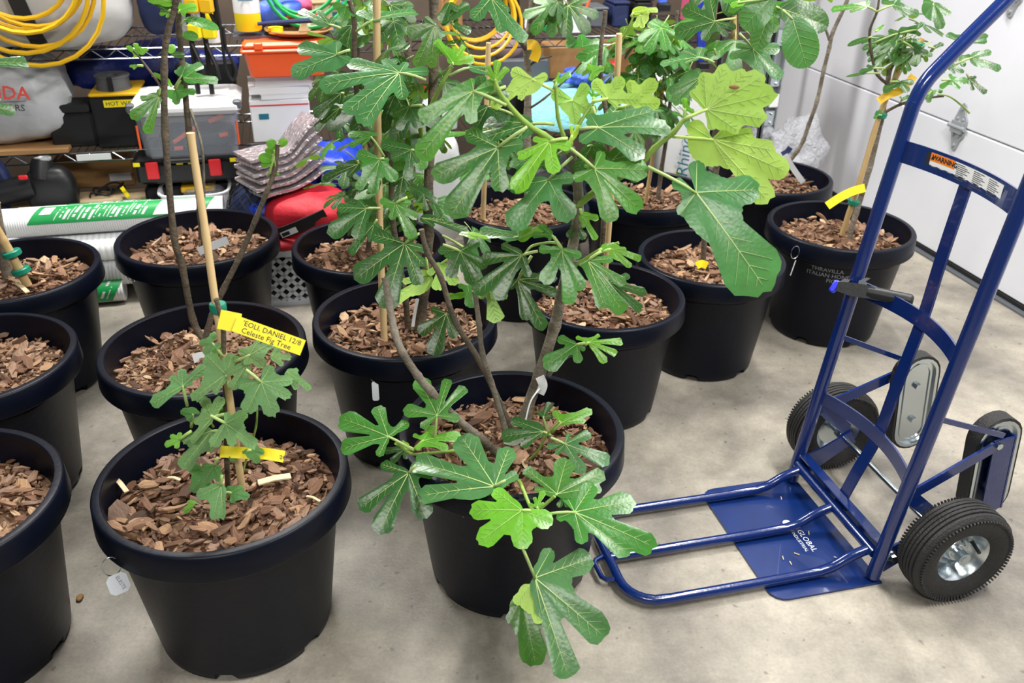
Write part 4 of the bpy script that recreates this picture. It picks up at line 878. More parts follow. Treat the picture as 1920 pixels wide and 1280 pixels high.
# ---------------------------------------------------------------- stakes, tags
stake([(455, 925, 1.30), (418, 657, 1.31), (403, 560, 1.32), (383, 420, 1.33), (357, 249, 1.34)], .0068, 'pale bamboo stake leaning left behind the sage leaved sapling', ties=(.47,))
stake([(1128, 580, 2.15), (1140, 450, 2.13), (1150, 300, 2.11), (1161, 63, 2.08)], .0078, 'bamboo stake rising behind the crown of the largest fig')
stake([(722, 670, 1.93), (712, 420, 1.93), (708, 200, 1.93), (706, -20, 1.93)], .0085, 'tall bamboo stake in the bushy dark fig pot with a metal tag')
stake([(715, 470, 2.44), (687, 300, 2.44), (680, 200, 2.44)], .0075, 'thin cane in the fig beside the grey basket', 'bamboo2')
stake([(906, 410, 2.78), (912, 220, 2.77), (916, 80, 2.76)], .0085, 'cane left of the grey trunk with yellow band')
stake([(1210, 380, 3.0), (1220, 320, 3.0), (1240, 180, 3.0), (1262, 60, 3.0)], .0075, 'cane inside the bushy small leaved fig', 'bamboo2', ties=(.55,))
stake([(1377, 165, 2.40), (1376, 30, 2.38), (1376, -30, 2.38)], .0075, 'cane behind the pale leaf undersides at upper right', 'bamboo2')
stake([(1578, 440, 2.68), (1612, 340, 2.67), (1650, 215, 2.67), (1690, 125, 2.66), (1731, 72, 2.65)], .0085, 'spotted bamboo stake leaning right in the pot with handwriting', 'bamboo2', ties=(.18, .52, .93))
stake([(52, 535, 2.20), (20, 475, 2.20), (0, 440, 2.20), (-25, 395, 2.20)], .012, 'thick stake at the left edge bound with green tape', 'bamboo2', ties=(.2, .36))
def tagstrip(name, pts, Y, wd, m, label, cat, texts=(), wdir=(0, 0, 1), th=.0008, rn=8, group=None):
    """a plastic strip along pixel points; texts: (string, size, u 0..1, offset)"""
    P = [at(p[:2], p[2] if len(p) > 2 else Y) for p in pts]; path = smooth_path(P, rn) if len(P) > 2 else [P[0].lerp(P[1], i/8) for i in range(9)]
    t = thing(name, tuple(path[0]), 0, label, cat, group)
    mb = MB(); dirs = []
    for i in range(len(path)):
        d = (path[min(i+1, len(path)-1)]-path[max(i-1, 0)]).normalized(); v = (CAM-path[i]).normalized(); dirs.append(d.cross(v))
    mb.ribbon(path, dirs, wd, th); part('strip', mb, M[m], t, world=True, smooth=False)
    a, b = path[0], path[-1]; d = (b-a).normalized(); v = (CAM-(a+b)/2).normalized(); up = (v.cross(d)).normalized(); n = d.cross(up); L = (b-a).length
    for s_, size, u, off in texts:
        mb = MB(); c = a+d*L*u+up*off+n*(th/2+.0006); T = Matrix.Translation(c) @ Matrix((d, up, n)).transposed().to_4x4(); text_into(mb, s_, size, T)
        part('printed_text', mb, M['inktxt'], t, world=True, smooth=False)
    return t
tagstrip('plant_tag', [(440, 606), (568, 652)], 1.27, .027, 'yellow', 'long yellow plastic tag tied to the cane above the sapling', 'tag', [("'EOLI, DANIEL 12/8", .0120, .53, .0055), ('Celeste Fig Tree', .0125, .48, -.0065)], group=None)
tagstrip('plant_tag', [(411, 598), (450, 606)], 1.275, .032, 'yellow', 'folded yellow tag end looped around the cane', 'tag')
tagstrip('plant_tag', [(413, 846), (445, 848), (495, 850), (533, 856)], 1.275, .021, 'yellow', 'lower yellow tag low on the sapling, partly behind its leaves', 'tag', [('g Tree', .016, .86, .0)])
tagstrip('plant_tag', [(372, 472), (395, 462), (427, 450)], 2.40, .024, 'whitep', 'white tag lying in the mulch of the bare stemmed fig', 'tag')
tagstrip('plant_tag', [(362, 672), (378, 668), (400, 665)], 1.80, .022, 'whitep', 'white tag half hidden behind the sapling leaves', 'tag')
tagstrip('plant_tag', [(1472, 290), (1486, 314), (1506, 342)], 3.12, .020, 'whitep', 'white tag leaning on the rearmost pot by the door', 'tag')
tagstrip('plant_tag', [(1466, 290), (1476, 284), (1482, 276)], 3.13, .02, 'navy', 'small purple tag end above the white tag in the rearmost pot', 'tag')
tagstrip('plant_tag', [(1551, 386), (1575, 370), (1600, 358), (1622, 352)], 2.63, .026, 'yellow', 'curved yellow tag tied low on the spotted stake', 'tag', [('FRUITS 2019', .016, .45, -.004)])
tagstrip('plant_tag', [(1647, 190), (1665, 178), (1690, 168), (1714, 142)], 2.62, .022, 'yellowd', 'twisted yellow tag high on the staked fig behind the truck handle', 'tag')
tagstrip('plant_tag', [(1306, 498), (1316, 494), (1326, 498)], 2.42, .022, 'yellow', 'yellow band around the base of the thin stem', 'tag')
tagstrip('plant_tag', [(988, 84), (1000, 84), (1006, 96), (1000, 114)], 2.8, .030, 'yellowd', 'yellow band wrapped round the grey trunk', 'tag')
tagstrip('plant_tag', [(1108, 98), (1118, 92), (1124, 100)], 2.85, .028, 'yellow', 'small yellow tag on the upper middle branches', 'tag')
tagstrip('plant_tag', [(1238, 172), (1252, 162), (1262, 150)], 2.95, .016, 'yellowd', 'orange yellow tie on the bushy fig', 'tag')
tagstrip('plant_tag', [(1433, 225), (1440, 219)], 1.42, .012, 'yellowd', 'dried yellow tip beside the pale leaf', 'leaf tip') if False else None
t = tagstrip('plant_tag', [(1012, 706), (1018, 722), (1012, 738)], 1.48, .018, 'whitep', 'white paper tag knotted round the trunk of the largest fig', 'tag')
mb = MB(); mb.ribbon(smooth_path([at((1012, 728), 1.47), at((995, 752), 1.45), at((985, 790), 1.44), at((978, 815), 1.44)], 5), (1, 0, 0), .003, .001); part('tail', mb, M['whitep'], t, world=True, smooth=False)
tagstrip('plant_tag', [(946, 824), (962, 828), (980, 820)], 1.44, .015, 'whitep', 'white tag resting on the mulch behind the big sage leaf', 'tag')
tagstrip('plant_tag', [(783, 560), (778, 585), (774, 612)], 1.96, .008, 'whitep', 'white tag standing in the mulch of the bushy dark fig', 'tag')
def rimtag(k, ring_px, tag_px, Y, label, size=(.024, .034), tilt=0, txt=None, disc=True):
    c = at(ring_px, Y); t = thing('metal_plant_tag', tuple(c), 0, label, 'tag', 'metal tags hanging from pot rims')
    mb = MB(); pc = Vector((POTS[k][0], POTS[k][1], c.z)); n = (c-pc).normalized(); s_ = n.cross(Vector((0, 0, 1)))
    R = .021; pts = [c+(n*math.cos(a)*.62+Vector((0, 0, 1))*math.sin(a)+s_*math.cos(a)*.3)*R for a in [2*math.pi*i/20 for i in range(20)]]
    mb.tube(pts, .0011, 6, closed=True); part('wire_ring', mb, M['chrome'], t, world=True)
    if disc:
        q = at(tag_px, Y-.012); v = (CAM-q).normalized(); x = Vector((0, 0, 1)).cross(v).normalized(); y = v.cross(x)
        T = Matrix.Translation(q) @ Matrix((x, y, v)).transposed().to_4x4() @ Matrix.Rotation(tilt, 4, 'Z'); W, H = size[0]/2, size[1]/2; b = W*.4
        mb = MB(); mb.prism([(-W, -H+b), (-W+b, -H), (W-b, -H), (W, -H+b), (W, H-b), (W-b, H), (-W+b, H), (-W, H-b)], -.0006, .0006, T=T)
        part('tag_plate', mb, M['steel'], t, world=True, smooth=False)
        if txt: mb = MB(); text_into(mb, txt, .0085, T @ Matrix.Translation((.004, 0, .0009)) @ Matrix.Rotation(math.radians(-80), 4, 'Z')); part('stamped_text', mb, M['grey'], t, world=True, smooth=False)
rimtag('A', (209, 1062), (222, 1094), 1.135, 'dull metal tag hanging by a ring from the nearest full pot', (.034, .035), .1, 'ELESTE')
rimtag('E', (703, 700), (704, 733), 1.80, 'small metal tag hanging from the pot of the bushy dark fig', (.016, .046), 0)
rimtag('C', (248, 515), None, 2.31, 'bare wire ring on the rim of the rear left pot', disc=False)
rimtag('I', (1491, 473), (1487, 502), 2.54, 'wire ring with thin tag on the pot with handwriting', (.003, .05), -.15)
# handwriting on pot I
mb = MB(); px_, py_, s_, _ = POTS['I']
def wrap(a0, z0):
    def f(co):
        a = a0+co.x/.2; zz = z0+co.y; r = (.1725+(.2075-.1725)*(zz/s_-.022)/.284)*s_+.0012; return Vector((r*math.cos(a), r*math.sin(a), zz))
    return f
for s1, a_, z_ in (('THRAVILLA', -2.0, .288), ('ITALIAN HONEY', -1.95, .270), ('FIG', -1.92, .252)): text_into(mb, s1, .019, wrap(math.radians(math.degrees(a_)), z_))
part('handwriting', mb, mat('silver_pen', '#8b8e94', .5), PT['I'], smooth=False, label='silver handwriting under the rim')
# ---------------------------------------------------------------- hand truck (local x = towards the nose, y = width, z up)
TR = thing('hand_truck', (.770, 1.642, 0), math.radians(194.2), 'blue steel hand truck with folding nose extension and stair climbers', 'hand truck')
HW = .178
def fx(z): return -.1*min(z, .965)/.965
tp = lambda z: Vector((fx(z), 0, z))
for sg in (-1, 1):
    Yv = Vector((0, sg*HW, 0)); path = [tp(.012)+Yv, tp(.3)+Yv, tp(.6)+Yv, tp(.93)+Yv, Vector((-.103, 0, .975))+Yv, Vector((-.117, 0, 1.012))+Yv, Vector((-.145, 0, 1.047))+Yv, Vector((-.25, 0, 1.160))+Yv, Vector((-.36, 0, 1.275))+Yv]
    if sg > 0: pass
    path += [Vector((-.385, 0, 1.295))+Yv*.9, Vector((-.40, 0, 1.31))+Yv*.6]
    mb = MB(); mb.tube(smooth_path(path, 5), .0155, 20); part('frame_tube', mb, M['blue'], TR)
mb = MB(); mb.tube([(-.40, -HW*.6, 1.31), (-.402, 0, 1.312), (-.40, HW*.6, 1.31)], .0155, 16); part('handle', mb, M['blue'], TR)
def crossbar(z, bow, wd, th=.005, name='crossbar'):
    pts = []
    for i in range(17):
        y = -HW+2*HW*i/16; q = 1-(y/HW)**2; pts.append((fx(z)-bow*q, y, z-.012*0))
    mb = MB(); mb.ribbon(pts, (-.1, 0, 1), wd, th); return part(name, mb, M['blue'], TR, auto=30)
cb = crossbar(.872, .03, .046); crossbar(.555, .045, .036); crossbar(.262, .04, .034)
# warning label on the upper crossbar
def barT(co, off=.0034):
    y = co.x; q = 1-(y/HW)**2; return Vector((fx(.872)-.03*q+off, y, .872+co.y))
def patch(y0, y1, z0, z1, m, name, off=.0034):
    mb = MB(); n = 10; A_, B_ = [], []
    for i in range(n+1):
        y = y0+(y1-y0)*i/n; A_.append(mb.V(barT(Vector((y, z0, 0)), off))); B_.append(mb.V(barT(Vector((y, z1, 0)), off)))
    for i in range(n): mb.F((A_[i], A_[i+1], B_[i+1], B_[i]))
    return part(name, mb, M[m], cb, smooth=False)
WM[cb.name] = wm(TR)
patch(-.098, .112, -.0185, .0175, 'whitep', 'warning_label')
patch(-.098, -.034, .001, .0175, 'label_orange', 'orange_field', .0038)
patch(-.108, -.0985, -.0185, .0175, 'inktxt', 'label_edge', .0036)
mb = MB(); text_into(mb, 'WARNING', .0135, lambda co: barT(Vector((co.x-.0605, co.y+.009, 0)), .0042), bold=.0004); mb.F([mb.V(barT(Vector((x, y, 0)), .0042)) for x, y in ((-.0955, .004), (-.0885, .004), (-.092, .0145))]); part('label_text', mb, M['inktxt'], cb, smooth=False)
mb = MB(); text_into(mb, 'Maximum Capacity 500 lbs.', .0052, lambda co: barT(Vector((co.x-.066, co.y-.009, 0)), .0042))
for col in range(3):
    for r_ in range(9):
        y0 = -.028+col*.047; L_ = .036*(.6+.4*((r_*7+col*3) % 5)/4); zz = .0145-r_*.0036
        mb.F([mb.V(barT(Vector((x, y, 0)), .0042)) for x, y in ((y0, zz-.0006), (y0+L_, zz-.0006), (y0+L_, zz+.0006), (y0, zz+.0006))])
part('fine_print', mb, M['grey'], cb, smooth=False)
pts = [(fx(z_)-b_, 0, z_) for z_, b_ in ((.875, .035), (.70, .041), (.555, .05), (.4, .047), (.262, .045), (.15, .022), (.06, .006))]
mb = MB(); mb.ribbon(smooth_path(pts, 4), (0, 1, 0), .032, .005); part('centre_bar', mb, M['blue'], TR, auto=30)
# toe plate
W2 = .194; c_ = .035; poly = [(-.016, -W2), (.212, -W2)]+[(.212+c_*math.sin(a), -W2+c_-c_*math.cos(a)) for a in (.4, .8, 1.2, 1.57)]+[(.212+c_*math.cos(a), W2-c_+c_*math.sin(a)) for a in (0, .4, .8, 1.2, 1.57)]+[(-.016, W2)]
mb = MB(); mb.prism(poly, .001, .006); tpz = part('toe_plate', mb, M['blue_flat'], TR, auto=30)
WM[tpz.name] = wm(TR)
Tt = Matrix.Translation((.092, .008, .0064)) @ Matrix.Rotation(math.radians(118), 4, 'Z')
mb = MB(); text_into(mb, 'GLOBAL', .020, Matrix.Translation((.078, .035, .0066)) @ Matrix.Rotation(math.radians(90), 4, 'Z')); text_into(mb, 'INDUSTRIAL', .0125, Matrix.Translation((.096, .035, .0066)) @ Matrix.Rotation(math.radians(90), 4, 'Z')); mb.lathe([(.0001, .0062), (.0105, .0062), (.0105, .0066), (.0001, .0066)], 20, c=(.092, -.032, 0)); part('printed_logo', mb, M['white'], tpz, smooth=False)
for a in range(10):
    rn_ = random.Random(a); mb = MB(); x, y = rn_.uniform(.02, .19), rn_.uniform(-.15, .15); mb.box((x, y, .008), (.012, .002, .002), R=Matrix.Rotation(rn_.uniform(0, 3), 3, 'Z')); part('bark_crumb', mb, M['chipfree'], tpz, smooth=False) if a < 7 else None
# folding nose: U shaped tube, centre leg, pull loop
NE = []
r_ = .0115
x0, xe = -.002, .56
def leg(y): return [(.0, y, .066), (.045, y, .052), (.085, y, .030), (.12, y, .021), (.2, y, .0185), (xe-.09, y, .0185)]
yn = .148; far = leg(-yn); near = leg(yn)
arc = []
for i in range(1, 13):
    a = math.pi*i/13; 
q = .075
arcp = [(xe-q+q*math.sin(a), -yn+q-q*math.cos(a), .0185) for a in [i*math.pi/2/6 for i in range(1, 7)]]+[(xe-q+q*math.cos(a), yn-q+q*math.sin(a), .0185) for a in [i*math.pi/2/6 for i in range(0, 6)]]
mb = MB(); mb.tube(smooth_path(far[:4], 5)+[Vector(p) for p in far[4:]]+[Vector(p) for p in arcp]+[Vector(p) for p in near[4:][::-1]]+smooth_path(near[:4][::-1], 5), r_, 14); part('nose_frame', mb, M['blue'], TR)
mb = MB(); cl = leg(0); mb.tube(smooth_path(cl[:4], 5)+[Vector(cl[4]), Vector((xe-.005, 0, .0185))], r_, 14); part('nose_centre_leg', mb, M['blue'], TR)
mb = MB(); mb.tube([(.0, -yn-.018, .068), (.0, yn+.018, .068)], .0115, 14); part('nose_pivot_tube', mb, M['blue'], TR)
mb = MB(); mb.tube([(xe, -.012, .0185), (xe+.03, -.0, .0185), (xe+.036, .01, .0185), (xe+.034, .055, .0185), (xe+.026, .065, .0185), (xe-.004, .070, .0185)], .006, 10); part('pull_loop', mb, M['blue'], TR)
# lower channel, brackets, axle
mb = MB(); mb.box((-.022, 0, .07), (.005, 2*HW, .055)); mb.box((-.012, 0, .097), (.024, 2*HW, .004)); part('base_channel', mb, M['blue'], TR, smooth=False)
for sg in (-1, 1):
    Y = sg*(HW-.004)
    mb = MB(); mb.ribbon([(fx(.235)-.008, Y, .235), (-.125, Y+sg*.004, .155), (-.125, Y+sg*.004, .10), (-.02, Y, .03)], (0, 1, 0), .004, .032); part('axle_bracket', mb, M['blue'], TR, smooth=False)
    mb = MB(); mb.ribbon([(-.005, Y, .055), (-.075, Y, .085), (-.15, Y, .127)], (0, 0, 1), .042, .005); part('axle_gusset', mb, M['blue'], TR, smooth=False)
    mb = MB(); mb.tube([(-.03, Y+sg*.004, .07), (-.03, Y+sg*.022, .07)], .009, 6); mb.tube([(-.03, Y+sg*.004, .07), (-.03, Y+sg*.012, .07)], .013, 16); part('bolt', mb, M['chrome'], TR)
    # stair climber skid
    ys = sg*.135; cx, cz = -.262, .245; tl = math.radians(8)
    Ts = Matrix.Translation((cx, ys, cz)) @ Matrix.Rotation(tl, 4, 'Y') @ Matrix.Rotation(math.pi/2, 4, 'X')
    def oval(w_, h_, n=10): 
        hh = h_/2-w_/2; return [(w_/2*math.cos(a), hh+w_/2*math.sin(a)) for a in [math.pi*i/n for i in range(n+1)]]+[(w_/2*math.cos(a), -hh+w_/2*math.sin(a)) for a in [math.pi+math.pi*i/n for i in range(n+1)]]
    def ringp(mb, o, i_, z0, z1, m=0):
        a = [mb.V(Ts @ Vector((x, y, z0))) for x, y in o]; b = [mb.V(Ts @ Vector((x, y, z1))) for x, y in o]; c2 = [mb.V(Ts @ Vector((x, y, z0))) for x, y in i_]; d = [mb.V(Ts @ Vector((x, y, z1))) for x, y in i_]; n = len(o)
        for k in range(n):
            q2 = (k+1) % n; mb.F((a[k], a[q2], b[q2], b[k]), m); mb.F((b[k], b[q2], d[q2], d[k]), m); mb.F((c2[q2], c2[k], d[k], d[q2]), m); mb.F((a[q2], a[k], c2[k], c2[q2]), m)
    mb = MB(); ringp(mb, oval(.112, .272), oval(.100, .260), -.016, .016); sk = part('skid_belt', mb, M['rubber'], TR, auto=40); WM[sk.name] = wm(TR)
    mb = MB(); mb.prism(oval(.100, .260), -.011, .011, T=Ts)
    ringp(mb, oval(.100, .260), oval(.086, .246), -.018, .018); ringp(mb, oval(.070, .228), oval(.060, .218), -.014, .014)
    for dy in (-.05, .05):
        for f in (-1, 1): mb.tube([Ts @ Vector((0, dy, f*.011)), Ts @ Vector((0, dy, f*.020))], .0095, 6)
    part('skid_plate', mb, M['chrome'], TR, auto=35)
    yo = ys+sg*.024
    if sg > 0:
        mb = MB(); mb.box(Ts @ Vector((-.004, -.01, -.026)), (.05, .004, .2), R=Matrix.Rotation(tl, 3, 'Y')); mb.box(Ts @ Vector((-.03, -.01, -.02)), (.004, .018, .2), R=Matrix.Rotation(tl, 3, 'Y')); part('skid_bracket', mb, M['blue'], TR, smooth=False)
    mb = MB(); mb.ribbon([(fx(.235), sg*HW*.98, .235), (-.262, yo, .335)], (0, 1, 0), .024, .004) if False else mb.ribbon([(fx(.235)-.01, sg*(HW-.004), .225), (-.255, yo, .325)], (0, 0, 1), .026, .006); part('skid_strap', mb, M['blue'], TR, smooth=False)
    mb = MB(); mb.ribbon([(fx(.425), sg*HW, .428), (-.25, yo, .342)], (0, 0, 1), .012, .004); part('skid_brace', mb, M['blue'], TR, smooth=False)
    mb = MB(); mb.tube([(-.238, yo-sg*.004, .322), (-.238, yo+sg*.012, .322)], .008, 6); part('bolt', mb, M['chrome'], TR)
    # wheel
    wy = sg*.240; KW = .93; wc = (-.134, wy, .127*KW)
    prof = [(.066, -.030), (.074, -.036), (.094, -.0425), (.110, -.041), (.119, -.036), (.1215, -.033)]
    for g_ in (-.027, -.016, -.005, .005, .016, .027): prof += [(.1265 if abs(g_) < .02 else .1245, g_-.0035), (.1265 if abs(g_) < .02 else .1245, g_+.0035), (.1215, g_+.0045 if g_ < .027 else .033)] + ([(.1215, g_+.0065)] if g_ < .027 else [])
    prof += [(.119, .036), (.110, .041), (.094, .0425), (.074, .036), (.066, .030)]
    prof = [(r*KW, zz*KW) for r, zz in prof]; mb = MB(); mb.lathe(prof, 80, axis='y', c=wc, close=True); ty = part('tyre', mb, M['rubber'], TR, auto=28); WM[ty.name] = wm(TR)
    mb = MB()
    for i in range(84):
        a = 2*math.pi*i/84
        for f in (-1, 1):
            R = Matrix.Rotation(a, 3, 'Y'); mb.box(Vector(wc)+R @ Vector((.1000, f*.0365, 0)), (.019, .0045, .0036), R=R @ Matrix.Rotation(f*.45, 3, 'Z'))
    part('tread_lugs', mb, M['rubber'], ty, smooth=False, kind='stuff')
    mb = MB(); rim = [(.0001, .012), (.022, .012), (.024, .010), (.030, -.004), (.047, -.008), (.055, .004), (.060, .024), (.066, .031), (.0675, .029), (.0675, -.029), (.066, -.031), (.060, -.024), (.05, -.014), (.022, -.014), (.0001, -.014)]
    mb.lathe([(r*KW, zz*sg*KW) for r, zz in rim], 40, axis='y', c=wc); part('rim', mb, M['chrome'], TR, auto=30)
    mb = MB(); mb.tube([(wc[0], wy, wc[2]), (wc[0], wy+sg*.032, wc[2])], .014, 20); mb.tube([(wc[0], wy+sg*.028, wc[2]), (wc[0], wy+sg*.036, wc[2])], .010, 6); part('hub', mb, M['chrome'], TR)
    for a in (0.5, 2.6, 4.7):
        mb = MB(); p = Vector((wc[0]+.036*math.cos(a), wy+sg*-.004, wc[2]+.036*math.sin(a))); mb.tube([p, p+Vector((0, sg*.010, 0))], .006, 6); part('nut', mb, M['chrome'], TR)
    mb = MB(); p = Vector((wc[0]-.036, wy+sg*.0, wc[2]+.018)); mb.tube([p, p+Vector((.006, sg*.034, -.004))], .004, 8); part('valve', mb, M['black'], TR)
mb = MB(); mb.tube([(-.132, -.235, .119), (-.132, .235, .119)], .0078, 14); part('axle', mb, M['chrome'], TR)
for sg in (-1, 1): mb = MB(); mb.tube([(-.132, sg*.188, .119), (-.132, sg*.210, .119)], .0125, 14); part('axle_spacer', mb, M['chrome'], TR)
# spring clamp on the far tube
Cc = on_plane((1600, 541), wm(TR) @ Vector((0, -HW, .5)), (wm(TR).to_3x3() @ Vector((0, 1, 0)))); view = (CAM-Cc).normalized()
xh = (at((1700, 551), Cc.y-.05)-at((1578, 527), Cc.y+.02)).normalized(); n_ = (view-xh*view.dot(xh)).normalized(); yh = n_.cross(xh)
SC = thing('spring_clamp', tuple(Cc), 0, 'black spring clamp with blue pads gripping the hand truck tube', 'clamp')
Tc = Matrix.Translation(Cc+n_*.034) @ Matrix((xh, yh, n_)).transposed().to_4x4()
def cl(pts, z0, z1, m, name, lab=None): mb = MB(); mb.prism(pts, z0, z1, T=Tc); return part(name, mb, M[m], SC, world=True, auto=30, label=lab)
cl([(-.030, -.012), (.0, -.017), (.03, -.016), (.05, -.010), (.05, .010), (.03, .014), (0, .013), (-.030, .009)], -.010, .010, 'black', 'jaw_body')
mb = MB(); mb.tube([Tc @ Vector((.035, -.001, 0)), Tc @ Vector((.06, -.001, 0)), Tc @ Vector((.10, -.001, 0)), Tc @ Vector((.126, -.001, 0)), Tc @ Vector((.131, -.001, 0))], [.014, .0145, .0145, .014, .009], 16); part('handle_grip', mb, M['black'], SC, world=True)
mb = MB(); mb.box((0, 0, 0), (.014, .03, .02), bev=.003); mb.v = [tuple(Tc @ Matrix.Translation((-.036, -.003, 0)) @ Matrix.Rotation(-.35, 4, 'Z') @ Vector(v)) for v in mb.v]; part('jaw_pad', mb, M['clamp_blue'], SC, world=True, label='bright blue jaw pad')
cl([(-.03, .010), (-.012, .010), (-.008, .018), (-.022, .018)], -.03, -.012, 'grey', 'rear_jaw')
cl([(.012, .010), (.032, .009), (.026, .021), (.034, .030), (.026, .030), (.012, .020)], -.004, .006, 'grey', 'trigger')
# ---------------------------------------------------------------- background: shelving and what stands on it
def span(b, v): 
    x0, y0, x1, y1 = b; xm = (x0+x1)/2; ym = (y0+y1)/2
    return rp((x0, ym), v)[0], rp((x1, ym), v)[0], rp((xm, y1), v)[1], rp((xm, y0), v)[1]
def bthing(name, b, v, label, cat, group=None, rz=0):
    u0, u1, z0, z1 = span(b, v); t = thing(name, room((u0+u1)/2, v, z0), RROT+rz, label, cat, group); return t, u1-u0, z1-z0
def pbox(t, name, c, d, m, bev=.004, smooth=False, label=None, rz=0):
    mb = MB(); mb.box(c, d, bev=bev, R=Matrix.Rotation(rz, 3, 'Z')); return part(name, mb, M[m], t, smooth=smooth, label=label)
def shelving(u0, u1, zs, label):
    t = thing('wire_shelving', room((u0+u1)/2, 3.35, 0), RROT, label, 'shelf'); w_ = u1-u0; D = .45
    for x in (-w_/2, w_/2):
        for y in (0, D): mb = MB(); mb.tube([(x, y, .0), (x, y, 1.9)], .0127, 12); part('post', mb, M['wire'], t)
    for z in zs:
        mb = MB()
        for y in (0, D):
            for dz in (0, -.032): mb.tube([(-w_/2, y, z+dz), (w_/2, y, z+dz)], .0032, 6)
            n = int(w_/.04); mb.tube([(-w_/2+w_*i/n, y, z-(.032 if i % 2 else .0)) for i in range(n+1)], .0022, 5)
        for x in (-w_/2, w_/2):
            for dz in (0, -.032): mb.tube([(x, 0, z+dz), (x, D, z+dz)], .0032, 6)
        for i in range(int(w_/.027)): x = -w_/2+.027*(i+.5); mb.tube([(x, 0, z+.002), (x, D, z+.002)], .0015, 4)
        part('wire_shelf', mb, M['wire'], t)
    return t
S2 = shelving(-2.1, 1.93, (.805, .452, .13), 'long chrome wire shelving behind the fig trees, cluttered with tools')
# grey cover on the upper shelf with a black strap
t = thing('machine_cover', room(-1.06, 3.52, .812), RROT, 'large plain grey fabric machine cover with black strap on the upper shelf', 'cover')
mb = MB(); mb.blob((0, 0, .24), (1.04, .42, .50), 5, nz=.10, fr=4, seed=2, nu=48, nv=26); part('cover', mb, M['greycover'], t)
mb = MB(); mb.ribbon(smooth_path([(.19, -.20, .50), (.21, -.222, .30), (.24, -.222, .12), (.27, -.215, .02)], 4), (1, 0, 0), .05, .006); part('strap', mb, M['blackm'], t, smooth=False)
# silver generator cover
t = thing('generator_cover', room(-1.10, 3.53, .475), RROT, 'silver cover printed with red lettering on the middle shelf at the far left', 'cover')
mb = MB(); mb.blob((0, 0, .155), (.62, .34, .31), 4, nz=.12, fr=6, seed=5, nu=48, nv=26); part('cover', mb, M['silvercover'], t)
Tm = Matrix.Translation((.125, -.215, .205)) @ Matrix.Rotation(math.radians(4), 4, 'Y') @ Matrix.Rotation(math.radians(76), 4, 'X')
mb = MB(); text_into(mb, 'HONDA', .060, Tm, bold=.0012); part('red_lettering', mb, M['redtxt'], t, smooth=False)
mb = MB(); text_into(mb, 'GENERATORS', .030, Tm @ Matrix.Translation((.0, -.047, .002)), bold=.0004); mb.box(Tm @ Vector((0, -.03, .002)), (.20, .001, .0015)); part('dark_lettering', mb, M['inktxt'], t, smooth=False)
mb = MB(); mb.box((0, 0, .009), (.66, .43, .014)); solo('shelf_board', mb, M['ply'], room(-1.12, 3.56, .455), RROT, 'orange brown plywood board under the silver lettered cover', 'board', smooth=False)
# yellow cord coil
def coil(name, px, v, R, n, label, m='yellowd', r=.0075, seed=0, squash=1.0, group=None):
    u, z = rp(px, v); t = thing(name, room(u, v, z), RROT, label, 'cord', group); rnd = random.Random(seed)
    for i in range(n):
        rr = R*rnd.uniform(.68, 1.05); oy = rnd.uniform(-.04, .03); ox = rnd.uniform(-.03, .03); top = R*1.05
        pts = [((rr*math.sin(a)*squash+ox*(1-math.cos(a))/2), oy*(1-math.cos(a))/2+.004*i, top-rr*1.0+rr*math.cos(a)) for a in [2*math.pi*k/26 for k in range(26)]]
        mb = MB(); mb.tube(pts, r, 7, closed=True); part('loop', mb, M[m], t)
    return t
coil('extension_cord', (40, -10), 3.20, .235, 7, 'coiled yellow extension cord hanging at the upper left', seed=3)
coil('extension_cord', (905, 45), 3.30, .135, 5, 'yellow cord coil hanging between the fig crowns at the upper middle', seed=8, r=.006)
# blue tarp
mb = MB(); mb.blob((0, 0, .09), (.58, .24, .19), 2.6, nz=.35, fr=7, seed=4, nu=40, nv=22); solo('tarp', mb, M['tarp'], room(-.52, 3.74, .455+.11), RROT, 'crumpled dark blue tarp at the back of the middle shelf', 'tarp')
# hot wax case
t, w_, h_ = bthing('wax_case', (168, 172, 264, 279), 3.42, 'black case with yellow rim and handwritten label', 'case')
pbox(t, 'body', (0, .10, h_*.46), (w_*.95, .2, h_*.92), 'black', .01); pbox(t, 'rim', (.01, .10, h_*.95), (w_*.98, .21, .012), 'yellowd', .004)
lab = pbox(t, 'label_strip', (.03, -.003, h_*.80), (.115, .003, .025), 'yellow', 0); WM[lab.name] = wm(t)
mb = MB(); text_into(mb, 'HOT WAX', .021, Matrix.Translation((.03, -.0055, h_*.80)) @ Matrix.Rotation(math.pi/2, 4, 'X')); part('written_text', mb, M['inktxt'], lab, smooth=False)
t = thing('tape_roll', room(-.625, 3.50, .640), RROT, 'grey round tin of tape on top of the black and yellow case', 'roll')
mb = MB(); mb.lathe([(.058, 0), (.062, .003), (.062, .006), (.058, .008), (.056, .045), (.061, .047), (.061, .052), (.050, .054), (.02, .050), (.02, .0)], 32); part('spool', mb, M['grey'], t)
pbox(t, 'strap', (0, -.062, .026), (.018, .004, .056), 'black', 0)
t = thing('equipment_box', room(-.775, 3.40, .458), RROT, 'small dark charging box left of the black and yellow case', 'box')
pbox(t, 'body', (0, .07, .06), (.15, .14, .12), 'black', .008); pbox(t, 'lid', (0, .07, .135), (.135, .13, .03), 'blackm', .006)
mb = MB(); mb.box((0, 0, 0), (.115, .003, .022)); solo('shelf_label', mb, M['whitep'], room(-.71, 3.342, .437), RROT, 'white paper label clipped on the front wire of the middle shelf', 'label', smooth=False)
